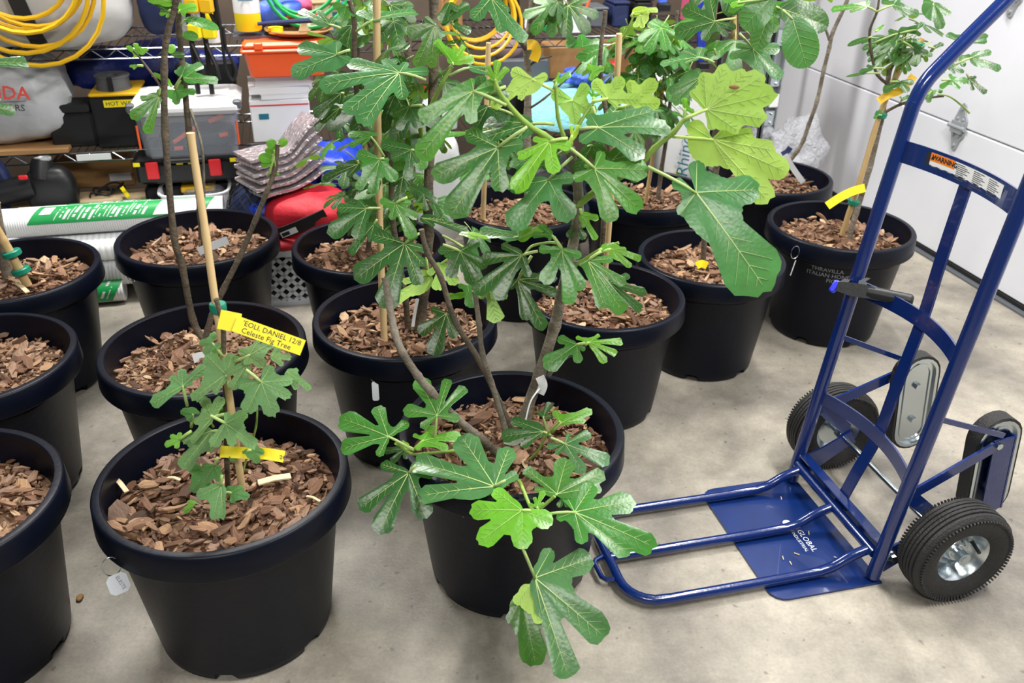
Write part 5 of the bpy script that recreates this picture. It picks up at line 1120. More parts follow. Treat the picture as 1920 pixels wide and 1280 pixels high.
# black machine at far left
t = thing('vacuum_cleaner', room(-.885, 3.285, .0), RROT, 'black vacuum cleaner part with a thick tube at the left edge', 'vacuum')
mb = MB(); mb.blob((.02, .03, .33), (.17, .10, .19), 3, nz=.08, fr=6, seed=1); part('body', mb, M['black'], t)
mb = MB(); mb.tube([(-.45, -.0, .285), (-.03, .02, .355)], .045, 20); part('tube', mb, M['black'], t)
mb = MB(); mb.tube([(.0, .02, .38), (.005, .03, .42), (.01, .035, .445)], [.042, .038, .033], 18); part('neck', mb, M['black'], t)
mb = MB(); mb.lathe([(.020, 0), (.030, .0), (.030, .006), (.022, .007), (.018, .004)], 24, c=(.01, .035, .443)); part('cap_ring', mb, M['steel'], t)
pbox(t, 'button', (-.05, -.02, .40), (.03, .012, .015), 'redp', .003)
mb = MB(); mb.lathe([(.155, 0), (.165, .01), (.165, .05), (.12, .06), (.0001, .06)], 40, axis='y'); o = solo('round_pail', mb, M['navy'], room(-1.16, 3.30, .36), RROT, 'round navy and grey pail end cut off by the left edge', 'pail')
# box, cables under the middle shelf
t, w_, h_ = bthing('carton', (100, 300, 250, 352), 3.62, 'dark brown carton in the shade under the middle shelf', 'box')
pbox(t, 'body', (0, .06, h_/2), (w_, .12, h_), 'cardboard', .004); pbox(t, 'label', (w_*.33, -.003, h_*.35), (.08, .002, .03), 'whitep', 0)
t = thing('cable_heap', room(-.80, 3.42, .258), RROT, 'small heap of thin black cables behind the timber', 'cable')
rnd = random.Random(4)
for i in range(7):
    ox, oy, r0 = rnd.uniform(-.09, .11), rnd.uniform(-.02, .05), rnd.uniform(.02, .045); mb = MB(); mb.tube([(ox+r0*math.cos(a)*1.4, oy+r0*.7*math.sin(a), .02+.014*math.sin(a*2+i)+.01*math.cos(a)) for a in [2*math.pi*k/18 for k in range(18)]], .0035, 6, closed=True); part('cable', mb, M['blackm'], t)
mb = MB(); mb.box((0, 0, -.035), (1.30, .12, .07), bev=.004); tim = solo('timber_board', mb, M['wood'], room(-1.06, 3.43, .263), RROT, 'pale timber plank lying behind the white cup sleeves', 'plank', smooth=False)
mb = MB(); mb.box((0, 0, 0), (1.22, .28, .19)); solo('storage_crate', mb, M['blackm'], room(-1.22, 3.52, .097), RROT, 'dark crate under the timber plank', 'crate', smooth=False)
mb = MB(); mb.ribbon([at((228, 351), 3.13)+Vector((0, 0, .0)), at((236, 362), 3.10), at((242, 369), 3.08)], (1, 0, .3), .014, .002); solo('yellow_ribbon', mb, M['yellow'], (0, 0, 0), 0, 'short yellow ribbon on the timber plank', 'ribbon', smooth=False)
# cup sleeves
def sleeve(u0, v, z0, L, r, label, ribs, flabel=None, rz=0, rib=.045):
    t = thing('cup_sleeve', room(u0, v, z0), RROT+rz, label, 'cup sleeve', 'long sleeves of stacked white foam cups')
    prof = [(.0001, 0), (r*.5, .0), (r*.62, .004)]; n = int(L/ribs)
    for i in range(n): x = .01+i*ribs; prof += [(r*(1-rib), x), (r, x+ribs*.25), (r, x+ribs*.7), (r*(1-rib), x+ribs*.95)]
    prof += [(r*.6, L), (.0001, L)]
    T = Matrix.Rotation(math.pi/2, 4, 'Y'); mb = MB(); mb.M = T @ Matrix.Translation((-r, 0, 0)); mb.lathe(prof, 28); part('cups', mb, M['tube'], t, auto=60)
    if flabel:
        x0, x1, a0, a1, m_ = flabel; mb = MB(); n = 14; A_, B_ = [], []
        for i in range(n+1):
            a = math.radians(a0+(a1-a0)*i/n); p = (-(r+.002)*math.cos(a), r+(r+.002)*math.sin(a)); A_.append(mb.V((x0+.045*i/n, p[0], p[1]))); B_.append(mb.V((x1+.045*i/n, p[0], p[1])))
        for i in range(n): mb.F((A_[i], B_[i], B_[i+1], A_[i+1]))
        lo = part('printed_film', mb, M[m_], t); WM[lo.name] = wm(t)
        mb = MB(); rnd = random.Random(int(x0*1000)+7)
        def pt(x, a): a = math.radians(a); return (x+.045*(a-math.radians(a0))/math.radians(a1-a0), -(r+.0028)*math.cos(a), r+(r+.0028)*math.sin(a))
        x = x0+.075
        while x < x1-.02-.32*(x1-x0)*(1 if L > .5 else 0):
            wl = rnd.choice((.003, .003, .005, .009)); aa0 = a0+(a1-a0)*rnd.uniform(.1, .2); aa1 = a0+(a1-a0)*rnd.uniform(.6, .9)
            q = 10
            for j in range(q):
                if rnd.random() < .22: continue
                b0 = aa0+(aa1-aa0)*j/q; b1 = aa0+(aa1-aa0)*(j+.8)/q; mb.F([mb.V(pt(x, b0)), mb.V(pt(x+wl, b0)), mb.V(pt(x+wl, b1)), mb.V(pt(x, b1))])
            x += wl+rnd.uniform(.006, .012)
        if L > .5:
            def patch2(xa, xb, b0, b1, mb):
                for j in range(6): c0 = b0+(b1-b0)*j/6; c1 = b0+(b1-b0)*(j+1)/6; mb.F([mb.V(pt(xa, c0)), mb.V(pt(xb, c0)), mb.V(pt(xb, c1)), mb.V(pt(xa, c1))])
            patch2(x1-.30*(x1-x0), x1-.03, a0+(a1-a0)*.12, a0+(a1-a0)*.9, mb); patch2(x0+.02, x0+.055, a0+(a1-a0)*.45, a0+(a1-a0)*.85, mb)
        part('printed_lines', mb, M['whitep'], lo, smooth=False)
    return t
sleeve(-1.0, 3.10, .246, .72, .049, 'top front cup sleeve with green printed film', .0075, (.10, .66, 8, 88, 'green'), rib=.03)
sleeve(-.97, 3.20, .216, .44, .048, 'top rear cup sleeve, green film continuing from the front one', .0075, (.16, .42, 70, 150, 'green'), rib=.03)
sleeve(-1.12, 3.075, .150, .88, .047, 'plain white cup sleeve with wide ribs under the green printed one', .019)
sleeve(-1.15, 3.18, .120, .90, .047, 'plain white cup sleeve at the back of the second layer', .019)
sleeve(-1.10, 3.085, .050, .86, .049, 'white cup sleeve third from the top of the pile', .012)
sleeve(-1.20, 3.19, .020, .86, .049, 'white cup sleeve at the back of the third layer', .012)
t = sleeve(-1.02, 3.05, .002, .375, .042, 'lowest cup sleeve with a green film end between two pots', .010, (.22, .34, -35, 80, 'green'))
# white basin, totes, toolbox
t, w_, h_ = bthing('basin', (303, 338, 432, 396), 3.30, 'white plastic basin with cloudy bags in it behind the cup sleeves', 'basin')
mb = MB(); 
for i_, (sx, z_) in enumerate(((.88, 0), (1.0, h_))): pass
mb.lathe([(.0001, .004), (.42, .004), (.46, .02), (.5, .09), (.53, .092), (.53, .097), (.49, .097), (.44, .01), (.0001, .01)], 40, mod=lambda j, r, z, a: (r*1.0/max(abs(math.cos(a))**4+abs(math.sin(a))**4, 1e-6)**.25, z))
mb.v = [(x*w_, y*.20, z+.0) for x, y, z in mb.v]; part('tub', mb, M['white'], t)
mb = MB(); mb.blob((.03, 0, .06), (w_*.6, .16, .08), 2.2, nz=.4, fr=14, seed=3); part('crumpled_bag', mb, M['clearbag'], t)
pbox(t, 'yellow_sheet', (.01, .03, .085), (.12, .07, .02), 'yellowd', .003)
mb = MB(); mb.box((0, 0, 0), (.36, .28, .2), bev=.01); solo('storage_crate', mb, M['blackm'], room(-.38, 3.46, .10), RROT, 'black crate under the toolbox with red latches', 'crate', smooth=False)
mb = MB(); mb.box((0, 0, 0), (.36, .28, .11), bev=.01); solo('storage_crate', mb, M['blackm'], room(-.38, 3.46, .26), RROT, 'shallow dark crate directly below the toolbox with red latches', 'crate', smooth=False)
t, w_, h_ = bthing('toolbox', (250, 292, 447, 345), 3.26, 'black toolbox with red latches under the clear tote', 'toolbox')
pbox(t, 'body', (0, .14, h_*.38), (w_*.97, .26, h_*.74), 'black', .01); pbox(t, 'lid', (0, .14, h_*.88), (w_, .28, h_*.26), 'black', .012)
mb = MB(); mb.tube([(-.07, 0, h_*.86), (-.06, -.02, h_*.9), (.06, -.02, h_*.9), (.07, 0, h_*.86)], .009, 10); part('handle', mb, M['black'], t)
for x in (-.115, .10): pbox(t, 'latch', (x, -.004, h_*.55), (.042, .012, .062), 'redp', .003)
for x in (-.165, -.02, .02, .165): pbox(t, 'sticker', (x, -.002, h_*.78), (.022, .003, .014), 'yellow', 0)
t, w_, h_ = bthing('storage_tote', (268, 178, 450, 296), 3.24, 'clear plastic tote with a white lid and orange bands on the black toolbox', 'tote'); w_ = .345; h_ = .205; t.location = room(-.365, 3.24, .442); WM[t.name] = Matrix.Translation(t.location) @ Matrix.Rotation(RROT, 4, 'Z')
mb = MB(); a = []
for z_, k_, q_ in ((0, .90, 0), (.005, .92, 0), (.15, 1.0, 0), (.15, .975, 0), (.008, .895, 0), (.006, .88, 0)):
    hx, hy = w_/2*k_, .13*k_; c = .02; a.append([mb.V((x, y+.14, z_)) for x, y in ((hx, -hy+c), (hx, hy-c), (hx-c, hy), (-hx+c, hy), (-hx, hy-c), (-hx, -hy+c), (-hx+c, -hy), (hx-c, -hy))])
for p, q in zip(a, a[1:]):
    for k in range(8): mb.F((p[k], p[(k+1) % 8], q[(k+1) % 8], q[k]))
mb.F(a[0][::-1]); mb.F(a[-1]); part('clear_body', mb, M['clear'], t, smooth=False)
pbox(t, 'lid', (0, .14, .175), (w_+.03, .30, .045), 'white', .016, True); pbox(t, 'lid_panel', (0, .14, .200), (w_-.05, .22, .008), 'white', .004)
for sx in (-1, 1): pbox(t, 'latch', (sx*(w_/2+.004), .01, .185), (.03, .03, .03), 'grey', .005); pbox(t, 'orange_band', (sx*(w_/2-.006), .0, .085), (.007, .008, .085), 'orange', .002)
mb = MB(); mb.blob((.02, .15, .05), (.24, .17, .075), 3, nz=.3, fr=9, seed=9); part('dark_tool', mb, M['black'], t, label='dark tool seen through the plastic')
for a_, b_ in (((-.06, .045, .05), (.02, .045, .10)), ((.07, .04, .12), (.12, .04, .14)), ((-.06, .035, .03), (-.03, .035, .032)), ((-.075, .04, .09), (-.075, .04, .12)), ((.10, .035, .07), (.13, .035, .075))):
    mb = MB(); mb.ribbon([a_, b_], (0, 0, 1), .013, .004); part('orange_piece', mb, M['orange'], t, smooth=False)
# hanging bar clamps and straps
for i, (xa, xb, lab_) in enumerate(((346, 372, 'left of the two black bar clamps hanging over the clear tote'), (374, 398, 'right of the two black bar clamps hanging over the clear tote'))):
    p0 = on_plane((xa, -20), AV*3.30, AV); p1 = on_plane((xb, 176), AV*3.30, AV); t = thing('bar_clamp', tuple(p1), RROT, lab_, 'clamp', 'bar clamps hanging from the shelving')
    mb = MB(); mb.tube([p1, p0], .009, 8); part('bar', mb, M['black'], t, world=True)
    for f, c_ in ((.62, 'yellow'), (.86, 'yellowd')):
        q = p1.lerp(p0, f); mb = MB(); mb.box(q+Vector((.02, -.01, 0)), (.045, .03, .05), bev=.006); part('jaw', mb, M[c_], t, world=True)
    mb = MB(); mb.tube([p1.lerp(p0, .5), p1.lerp(p0, .5)+Vector((.03, -.02, -.07)), p1.lerp(p0, .5)+Vector((.035, -.02, -.12))], .008, 8); part('trigger', mb, M['black'], t, world=True)
t = thing('utility_strap', room(-.235, 3.31, .70), RROT, 'black strap loop hanging beside the orange box', 'strap')
mb = MB(); P_ = [on_plane(q, AV*3.30, AV) for q in ((403, -10), (412, 40), (418, 90), (424, 128), (436, 150), (443, 135), (436, 115), (424, 90), (418, 50))]; mb.tube(smooth_path(P_, 5), .0055, 8); part('loop', mb, M['blackm'], t, world=True)
mb = MB(); P_ = [on_plane(q, AV*3.31, AV) for q in ((378, -10), (392, 20), (410, 55), (404, 30), (400, -10))]; mb.tube(smooth_path(P_, 4), .007, 8); part('hook_end', mb, M['black'], t, world=True)
# left upper shelf odds and ends
mb = MB(); mb.blob((0, 0, .17), (.15, .2, .34), 3, nz=.15, fr=6, seed=12); solo('sports_bag', mb, M['navy'], room(-.43, 3.55, .81), RROT, 'dark navy bag right of the plain grey cover', 'bag')
mb = MB(); mb.blob((0, 0, .13), (.11, .15, .26), 3, nz=.25, fr=10, seed=13); solo('plastic_bag', mb, M['clearbag'], room(-.31, 3.44, .812), RROT, 'clear plastic bag of small parts above the wire shelf edge', 'bag')
mb = MB(); mb.lathe([(.026, 0), (.026, .4), (.0001, .4)], 20); t = thing('plastic_pipe', room(-.245, 3.40, .812), RROT, 'white plastic pipe with a yellow band standing on the upper shelf', 'pipe'); part('pipe', mb, M['white'], t)
mb = MB(); mb.lathe([(.027, .06), (.0275, .061), (.0275, .10), (.027, .101)], 20); part('yellow_band', mb, M['yellow'], t)
t, w_, h_ = bthing('tub', (437, -30, 487, 56), 3.40, 'white tub with yellow base and blue lettering behind the orange box', 'tub'); r0 = w_/2
mb = MB(); mb.lathe([(.0001, 0), (r0*.95, 0), (r0, .005), (r0, .085), (.0001, .085)], 32); part('base', mb, M['yellow'], t)
mb = MB(); mb.lathe([(r0*1.01, .06), (r0*1.01, .24), (r0*.95, .25), (.0001, .25)], 32); part('upper_body', mb, M['white'], t)
mb = MB(); text_into(mb, 'DAMP', .028, Matrix.Translation((.012, -r0*1.02, .125)) @ Matrix.Rotation(math.pi/2, 4, 'X')) if False else mb.box((0, -r0*1.015, .105), (.05, .002, .003)); part('printed_line', mb, M['teal'], t, smooth=False)
# books, white box, orange box
t, w_, h_ = bthing('mailing_box', (474, 190, 574, 262), 3.36, 'white cardboard box with red line and blue mark under the paper stack', 'box'); h_ = .155; t.location = room(-.045, 3.36, .455); WM[t.name] = Matrix.Translation(t.location) @ Matrix.Rotation(RROT, 4, 'Z')
pbox(t, 'carton', (0, .11, h_/2), (.215, .22, h_), 'whitep', .003); pbox(t, 'red_line', (0, -.002, h_*.88), (.21, .002, .004), 'redp', 0); pbox(t, 'blue_mark', (-.06, -.002, h_*.62), (.035, .002, .02), 'teal', 0)
z = .612; rnd = random.Random(2)
for i, th in enumerate((.020, .026, .016, .024)):
    t = thing('paper_block', room(-.03+rnd.uniform(-.012, .02), 3.36, z), RROT+rnd.uniform(-.06, .06), ['lowest white book in the stack under the orange box', 'second white book from the bottom of the stack', 'thin third white book of the stack', 'topmost white book touching the orange box'][i], 'book', 'white books under the orange box')
    W_ = .205+rnd.uniform(-.01, .02); pbox(t, 'pages', (0, .10, th/2), (W_-.006, .196, th-.004), 'tube', .001); pbox(t, 'cover', (0, .10, th-.001), (W_, .2, .002), 'whitep', 0); pbox(t, 'cover', (0, .10, .001), (W_, .2, .002), 'whitep', 0); z += th
t = thing('orange_case', room(-.005, 3.30, .700), RROT, 'orange plastic case with a lid resting on the white books', 'case')
mb = MB(); a = []
for z_, hx, hy in ((0, .125, .085), (.004, .129, .089), (.088, .142, .1)): 
    c = .012; a.append([mb.V((x, y+.1, z_)) for x, y in ((hx, -hy+c), (hx, hy-c), (hx-c, hy), (-hx+c, hy), (-hx, hy-c), (-hx, -hy+c), (-hx+c, -hy), (hx-c, -hy))])
for p, q in zip(a, a[1:]):
    for k in range(8): mb.F((p[k], p[(k+1) % 8], q[(k+1) % 8], q[k]))
mb.F(a[0][::-1]); mb.F(a[-1]); part('body', mb, M['orange'], t, smooth=False)
pbox(t, 'rim', (0, .1, .093), (.305, .22, .014), 'orange', .005); pbox(t, 'lid', (0, .1, .110), (.292, .21, .026), 'orange', .01); pbox(t, 'catch', (-.09, -.006, .112), (.03, .014, .024), 'orange', .003)
mb = MB(); mb.box((0, 0, 0), (.40, .24, .012)); solo('shelf_mat', mb, M['grey'], room(.02, 3.50, .826), RROT, 'grey board on the upper shelf behind the orange case', 'board', smooth=False)
t = thing('round_tray', room(.05, 3.42, .835), RROT, 'brown round tray holding tape and wooden pieces', 'tray')
mb = MB(); mb.lathe([(.0001, 0), (.10, 0), (.118, .012), (.122, .013), (.120, .017), (.10, .005), (.0001, .005)], 40); part('dish', mb, M['cardboard'], t)
t = thing('yellow_tape', room(-.03, 3.37, .842), RROT, 'roll of yellow tape lying on the round tray', 'tape'); mb = MB(); mb.lathe([(.014, 0), (.026, 0), (.026, .02), (.014, .02)], 28, close=True); part('roll', mb, M['yellow'], t)
for i, (x, y) in enumerate(((.07, 3.40), (.09, 3.43))):
    mb = MB(); mb.prism([(-.02, 0), (.02, 0), (.006, .035), (-.006, .035)], -.012, .012, T=Matrix.Rotation(math.pi/2, 4, 'X')); solo('wooden_wedge', mb, M['wood'], room(x, y, .842), RROT+i, ('left pale wooden wedge on the round tray', 'right pale wooden wedge on the round tray')[i], 'wedge', 'wooden wedges on the round tray', smooth=False)
mb = MB(); mb.tube([(-.12, 0, 0), (.0, 0, .004), (.1, .0, .006)], [.006, .008, .010], 8); solo('screwdriver', mb, M['navy'], room(.03, 3.36, .878), RROT+.1, 'dark handled tool lying across the round tray', 'tool')
mb = MB(); mb.box((0, 0, 0), (.14, .03, .02), bev=.006); solo('orange_level', mb, M['orange'], room(.06, 3.46, .885), RROT-.1, 'small orange tool behind the yellow tape', 'tool')
mb = MB(); mb.blob((0, 0, .04), (.17, .12, .09), 2.2, nz=.45, fr=12, seed=21); solo('blue_cloth', mb, M['gblue'], room(-.02, 3.52, .85), RROT, 'crumpled blue cloth above the orange case', 'cloth')
mb = MB(); mb.blob((0, 0, .03), (.12, .1, .08), 2.2, nz=.45, fr=12, seed=22); solo('pink_cloth', mb, M['pink'], room(.06, 3.56, .87), RROT, 'crumpled pink cloth beside the blue cloth', 'cloth')
# foil bubble sheets
t = thing('foil_sheets', room(-.055, 3.04, .375), RROT, 'folded silver bubble foil sheets piled on the netted bag', 'foil sheets')
for i in range(6):
    z_ = .04+i*.022; z_ = .01+i*.024; pts = [(-.115-.012*(i % 2), -.03, z_), (-.06, 0, z_+.006), (.01, .02, z_+.014), (.07, .04, z_+.035+.008*i), (.115, .06, z_+.06+.010*i)]
    mb = MB(); mb.ribbon(smooth_path(pts, 5), (-.25, 1, 0), .19-.010*i, .010); part('sheet', mb, M['bubble' if i != 5 else 'bubble'], t, auto=60)
# net bag
t = thing('net_bag', room(-.16, 3.08, .17), RROT, 'black net bag holding blue and lime cloth', 'bag')
mb = MB(); mb.blob((0, 0, .11), (.19, .2, .24), 2.4, nz=.15, fr=8, seed=31); part('dark_contents', mb, M['navy'], t)
mb = MB(); mb.blob((.02, -.05, .05), (.13, .12, .07), 2.3, nz=.2, fr=9, seed=32); part('lime_cloth', mb, M['lime'], t)
mb = MB(); mb.blob((.03, -.04, .14), (.12, .14, .09), 2.3, nz=.2, fr=9, seed=33); part('blue_cloth', mb, M['bluef'], t)
mb = MB()
for i in range(14):
    a = math.pi*i/14
    for sg in (-1, 1):
        pts = []
        for j in range(15):
            ph = -math.pi/2+math.pi*j/14; b = a*2+sg*ph*1.2; pts.append((.105*math.cos(ph)*math.cos(b), .115*math.cos(ph)*math.sin(b)-.005, .11+.125*math.sin(ph)))
        mb.tube(pts, .0016, 4)
part('netting', mb, M['blackm'], t)
mb = MB(); mb.blob((0, 0, .09), (.28, .26, .18), 2.5, nz=.25, fr=9, seed=34); solo('blue_bag', mb, M['bluef'], room(.12, 3.22, .30), RROT, 'shiny blue bag behind the red bag', 'bag')
# red bag
t = thing('red_bag', room(.02, 3.02, .185), RROT-.35, 'red fabric bag with a wide black strap and small label', 'bag')
mb = MB(); mb.blob((0, 0, .095), (.30, .26, .20), 2.8, nz=.12, fr=8, seed=41, nu=40, nv=22); part('bag', mb, M['red'], t)
mb = MB(); mb.ribbon(smooth_path([(-.155, -.085, .05), (-.07, -.137, .075), (.02, -.142, .115), (.10, -.115, .150)], 5), (.0, -.3, 1), .045, .004); part('strap', mb, M['blackm'], t, smooth=False)
Tl = Matrix.Translation((-.025, -.148, .088)) @ Matrix.Rotation(math.radians(-2), 4, 'Z') @ Matrix.Rotation(math.radians(-25), 4, 'Y') @ Matrix.Rotation(math.pi/2, 4, 'X')
mb = MB(); mb.box((0, 0, 0), (.065, .02, .001)); mb.v = [tuple(Tl @ Vector(v)) for v in mb.v]; part('label_patch', mb, M['whitep'], t, smooth=False)
mb = MB(); mb.box((-.012, 0, .0012), (.030, .012, .001)); mb.v = [tuple(Tl @ Vector(v)) for v in mb.v]; part('label_print', mb, M['inktxt'], t, smooth=False)
mb = MB(); mb.blob((0, 0, .02), (.22, .14, .05), 2.6, nz=.3, fr=9, seed=42); solo('red_jacket', mb, M['red'], room(-.03, 2.96, .215-.02), RROT-.1, 'flat red fabric lying in the grey basket', 'cloth')
pb = thing('white_bracket', room(-.005, 2.93, .228), RROT, 'white flat plastic strip on the basket edge', 'strip'); pbox(pb, 'strip', (0, 0, 0), (.10, .025, .010), 'white', .003); pbox(pb, 'dark_arm', (-.08, 0, .003), (.08, .018, .006), 'black', .002)
mb = MB(); mb.box((0, 0, .05), (.10, .012, .11), R=Matrix.Rotation(.3, 3, 'Y')); solo('carton_flap', mb, M['cardboard'], room(-.13, 2.96, .20), RROT, 'brown cardboard flap left of the red bag', 'cardboard', smooth=False)
t = thing('black_case', room(.24, 3.02, .17), RROT-.3, 'black thin case leaning right of the red bag', 'case'); mb = MB(); mb.box((0, 0, .09), (.02, .25, .22), bev=.008, R=Matrix.Rotation(.5, 3, 'Y')); part('shell', mb, M['black'], t, smooth=False)
mb = MB(); mb.box((-.008, -.125, .1), (.006, .006, .2), R=Matrix.Rotation(.5, 3, 'Y')); part('edge_trim', mb, M['chrome'], t, smooth=False)
# grey lattice basket
t = thing('laundry_basket', room(.02, 2.90, 0), RROT, 'grey plastic basket with diamond lattice sides between the rear pots', 'basket')
bw, bd, bh = .36, .25, .205
for nm, cx_, cy_, ang, L_ in (('front_lattice', 0, -.01, 0, bw), ('back_lattice', 0, bd, 0, bw), ('side_lattice', -bw/2, bd/2-.005, math.pi/2, bd), ('side_lattice', bw/2, bd/2-.005, math.pi/2, bd)):
    mb = MB(); mb.M = Matrix.Translation((cx_, cy_, 0)) @ Matrix.Rotation(ang, 4, 'Z'); s0 = .030
    k = -int(L_/2/s0)-12
    for k in range(-24, 25):
        for sg in (-1, 1):
            x0 = k*s0*1.414; pts = []
            # line z = sg*(x-x0)
            xa, xb = max(-L_/2, min(x0, x0+sg*(bh-.02))), min(L_/2, max(x0, x0+sg*(bh-.02)))
            if xb-xa > .005: mb.ribbon([(xa, 0, .01+sg*(xa-x0)), (xb, 0, .01+sg*(xb-x0))], (0, 1, 0), .003, .0125)
    mb.box((0, 0, .008), (L_, .006, .016)); mb.box((0, 0, bh-.008), (L_+.012, .010, .022)); part(nm, mb, M['basket'], t, smooth=False)
pbox(t, 'bottom', (0, bd/2, .004), (bw, bd, .006), 'basket', 0); pbox(t, 'dark_contents', (0, bd/2, .10), (bw-.03, bd-.03, .16), 'blackm', .02)
# white sacks
def sack(px_box, v, label, seed, m='white', text=None, D=.16):
    t, w_, h_ = bthing('paper_sack', px_box, v, label, 'sack', None); mb = MB(); mb.blob((0, D/2, h_/2), (w_, D, h_), 4.5, nz=.08, fr=9, seed=seed, nu=36, nv=20); part('sack', mb, M[m], t)
    if text:
        mb = MB()
        for s_, sz, x, z_, m_ in text: text_into(mb, s_, sz, Matrix.Translation((x, -.022, z_)) @ Matrix.Rotation(math.pi/2, 4, 'X') @ Matrix.Rotation(math.pi/2, 4, 'Z'), shear=.3)
        part('printed_name', mb, M['teal'], t, smooth=False)
        mb = MB(); rnd = random.Random(5)
        for i in range(7): mb.box((w_*.16+.008*i, -.02, h_*.42), (.0015, .001, h_*rnd.uniform(.15, .3)))
        part('fine_print', mb, M['grey'], t, smooth=False)
        mb = MB(); mb.tube([(-.035, -.019, h_*.10), (-.035, -.021, h_*.10)], .02, 20); part('yellow_dot', mb, M['yellow'], t)
    return t
sack((1240, 150, 1340, 345), 3.28, 'white paper sack with teal lettering behind the small leaved fig', 51, 'whitep', [('Rhino', .075, -.015, .125, 'teal')])
sack((790, 260, 868, 470), 3.12, 'crumpled white plastic bag between the two rear middle figs', 52, 'white', D=.2)
sack((1190, 130, 1245, 260), 3.42, 'pale sack partly hidden by the bushy fig', 53, 'whitep')
t, w_, h_ = bthing('clear_bag', (1410, 212, 1530, 300), 3.42, 'crumpled clear plastic bag behind the rearmost right pot', 'bag'); t.location.z = 0; WM[t.name] = Matrix.Translation(t.location) @ Matrix.Rotation(RROT, 4, 'Z')
mb = MB(); mb.blob((0, 0, .19), (w_, .2, .38), 2.6, nz=.5, fr=9, seed=61, nu=44, nv=26); part('film', mb, M['clearbag'], t)
# upper shelf, middle and right
def simple(name, b, v, D, m, label, cat, bev=.006, group=None):
    t, w_, h_ = bthing(name, b, v, label, cat, group); pbox(t, 'body', (0, D/2, h_/2), (w_, D, h_), m, bev); return t, w_, h_
t, w_, h_ = bthing('marker_box', (1060, 26, 1099, 61), 3.40, 'white box of pens and tools on the upper shelf', 'box')
for x, y, dx, dy in ((0, 0, w_, .004), (0, .07, w_, .004), (-w_/2, .035, .004, .07), (w_/2, .035, .004, .07), (0, .035, w_, .07)): pbox(t, 'panel', (x, y, h_/2 if dx*dy < .001 else .003), (dx, dy, h_ if dx*dy < .001 else .006), 'white', 0)
for i, (x, m_, h2) in enumerate(((-.02, 'white', .10), (.0, 'green', .085), (.012, 'redp', .095), (.022, 'orange', .10))):
    mb = MB(); mb.tube([(x, .03, .01), (x+.02*(i-1), .03, h_+h2*.55)], .007, 8); solo('marker_pen', mb, M[m_], tuple(t.location), RROT, ['white pen in the white box', 'green pen in the white box', 'red handled tool in the white box', 'orange handled tool in the white box'][i], 'pen', 'pens in the white box')
t, w_, h_ = bthing('spray_bottle', (1010, -10, 1046, 55), 3.42, 'green and white cleaner bottle with red cap left of the white box', 'bottle')
mb = MB(); mb.lathe([(.0001, 0), (w_*.42, 0), (w_*.45, .01), (w_*.45, h_*.55), (w_*.2, h_*.75), (w_*.2, h_*.85), (.0001, h_*.85)], 28); part('bottle', mb, M['green'], t)
mb = MB(); mb.lathe([(w_*.455, h_*.15), (w_*.46, h_*.16), (w_*.46, h_*.42), (w_*.455, h_*.43)], 28); part('label', mb, M['whitep'], t)
mb = MB(); mb.lathe([(.0001, h_*.84), (w_*.24, h_*.84), (w_*.22, h_), (.0001, h_)], 20); part('cap', mb, M['redp'], t)
t, w_, h_ = bthing('pill_bottle', (984, 24, 1000, 52), 3.40, 'small white bottle left of the green cleaner bottle', 'bottle')
mb = MB(); mb.lathe([(.0001, 0), (w_*.5, 0), (w_*.5, h_*.75), (w_*.42, h_*.8), (.0001, h_*.8)], 20); part('bottle', mb, M['white'], t); mb = MB(); mb.lathe([(.0001, h_*.8), (w_*.45, h_*.8), (w_*.45, h_), (.0001, h_)], 20); part('cap', mb, M['white'], t)
simple('supply_carton', (1030, 86, 1190, 165), 3.60, .15, 'cardboard', 'brown carton under the upper shelf behind the aqua towel', 'box')
simple('supply_bin', (940, 112, 1030, 165), 3.42, .22, 'grey', 'dark grey bin under the upper shelf left of the aqua towel', 'bin')
mb = MB(); mb.blob((0, 0, .06), (.13, .11, .12), 2.1, nz=.12, fr=8, seed=71); solo('ball_bag', mb, mat('pinkish_bundle', '#a08488', .7), room(.85, 3.50, .70), RROT, 'pale pinkish bundle under the upper shelf', 'bundle')
mb = MB(); mb.box((0, 0, 0), (.42, .30, .03)); 
t = thing('aqua_towel', room(1.10, 3.30, .60), RROT, 'aqua towel spread over the bins under the upper shelf', 'towel')
mb = MB(); n = 16; g = [[mb.V((-.23+.46*i/n, -.10+.26*j/8, .02+.02*noise.noise(Vector((i*.4, j*.4, 0)))-(.12*max(0, (2-j))/2 if j < 2 else 0))) for i in range(n+1)] for j in range(9)]
g2 = [[mb.V((-.23+.46*i/n, -.10+.26*j/8, .012+.02*noise.noise(Vector((i*.4, j*.4, 0)))-(.12*max(0, (2-j))/2 if j < 2 else 0))) for i in range(n+1)] for j in range(9)]
for j in range(8):
    for i in range(n): mb.F((g[j][i], g[j][i+1], g[j+1][i+1], g[j+1][i])); mb.F((g2[j][i], g2[j+1][i], g2[j+1][i+1], g2[j][i+1]))
for i in range(n): mb.F((g2[0][i], g2[0][i+1], g[0][i+1], g[0][i]))
part('cloth', mb, M['aqua'], t)
mb = MB(); mb.blob((0, 0, .025), (.20, .13, .06), 2.2, nz=.6, fr=16, seed=73, nu=40, nv=20); solo('nitrile_gloves', mb, M['gblue'], room(1.13, 3.32, .63), RROT, 'crumpled blue gloves on the aqua towel', 'gloves')
mb = MB(); mb.box((0, 0, 0), (.5, .34, .14)); solo('storage_bin', mb, M['blackm'], room(1.10, 3.52, .528), RROT, 'black bin under the aqua towel', 'bin', smooth=False)
mb = MB(); mb.blob((0, 0, .20), (.34, .26, .42), 2.6, nz=.3, fr=10, seed=75, nu=44, nv=26); solo('refuse_bag', mb, M['black'], room(.95, 3.22, .0), RROT, 'shiny black refuse bag under the aqua towel', 'bag')
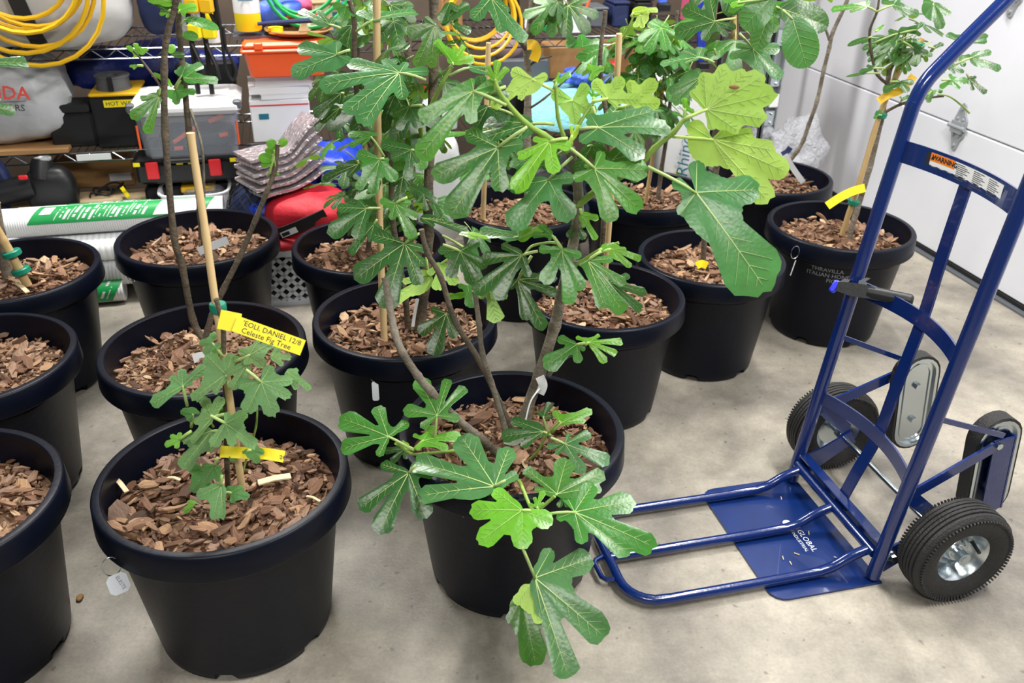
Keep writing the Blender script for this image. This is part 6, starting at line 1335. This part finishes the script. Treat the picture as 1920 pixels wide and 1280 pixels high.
mb = MB(); mb.blob((0, 0, .02), (.08, .05, .04), 2.2, nz=.4, fr=16, seed=76); solo('red_glove', mb, M['redp'], room(1.235, 3.36, .672), RROT, 'small red glove behind the aqua towel', 'glove')
rnd = random.Random(77)
odd = [((1110, 20, 1140, 55), 'grey', 'grey power tool right of the white pen box', 'tool'), ((1150, 5, 1180, 50), 'navy', 'dark blue case on the upper shelf', 'case'), ((620, 30, 665, 78), 'teal', 'teal box behind the left fig crown', 'box'), ((585, -20, 640, 40), 'wood', 'pale wooden frame standing at the back of the upper shelf', 'frame'),
       ((1190, -10, 1225, 40), 'black', 'black case above the bushy fig', 'case'), ((700, 5, 760, 70), 'greycover', 'grey bundle on the upper shelf behind the dark fig', 'bundle'), ((830, 0, 868, 64), 'cardboard', 'small carton beside the yellow cord coil', 'box'), ((940, 5, 975, 66), 'black', 'black case right of the yellow cord coil', 'case'), ((1300, 10, 1345, 60), 'pink', 'pinkish box by the blue clamp at the right shelf end', 'box'), ((1365, 0, 1440, 62), 'blackm', 'black toolbox at the right end of the upper shelf', 'toolbox')]
for b, m_, lb, ct in odd:
    x0, y0, x1, y1 = b; t, w_, h_ = simple('shelf_item' if ct != 'box' else 'small_carton', b, 3.48, .14, m_, lb, ct, .01); t.location.z = .812 if y1 < 90 else t.location.z; pbox(t, 'lid', (0, .07, h_+.004), (w_*1.03, .145, .010), m_, .003)
for i, (x, y0, y1, m_) in enumerate(((1242, -20, 22, 'gblue'), (1315, -20, 130, 'bluef'))):
    p0 = on_plane((x, y0), AV*3.33, AV); p1 = on_plane((x, y1), AV*3.33, AV); t = thing('blue_clamp', tuple(p1), RROT, ('short blue clamp bar above the bushy fig', 'long blue clamp bar hanging at the right shelf end')[i], 'clamp')
    mb = MB(); mb.ribbon([p1, p0], UV, .032, .012); part('bar', mb, M[m_], t, world=True, smooth=False); mb = MB(); mb.box(p1+Vector((0, -.02, .02)), (.05, .05, .03), bev=.005); part('jaw', mb, M['black'], t, world=True)
for i, (x0, z0, m_, lb) in enumerate(((.46, .46, 'green', 'green capped bottle on the middle shelf behind the dark fig'), (.52, .46, 'redp', 'red capped bottle on the middle shelf behind the dark fig'), (.60, .46, 'white', 'white jug on the middle shelf behind the dark fig'))):
    t = thing('paint_bottle', room(x0, 3.42, z0), RROT, lb, 'bottle'); mb = MB(); mb.lathe([(.0001, 0), (.028, 0), (.03, .004), (.03, .10), (.014, .125), (.014, .14), (.0001, .14)], 24); part('bottle', mb, M['teal' if i == 0 else 'white'], t)
    mb = MB(); mb.lathe([(.0001, .132), (.017, .132), (.017, .165), (.0001, .165)], 18); part('cap', mb, M[m_], t)
coil('garden_hose', (575, -30), 3.45, .15, 4, 'green hose coil at the top edge above the orange case', 'green', .007, 9)
simple('grey_drawer', (640, 180, 770, 250), 3.46, .25, 'grey', 'grey plastic drawer on the middle shelf behind the dark fig', 'drawer')
simple('dark_carton', (330, 118, 440, 180), 3.62, .12, 'blackm', 'black case in the shade behind the bar clamps', 'case')
mb = MB(); mb.blob((0, 0, 0), (.014, .02, .006), 2, nz=.3, fr=60, seed=2); solo('dry_leaf', mb, M['weed'], at_z((149, 1120), .004), 0, 'tiny dry brown leaf crumb on the floor left of the nearest pot', 'debris')
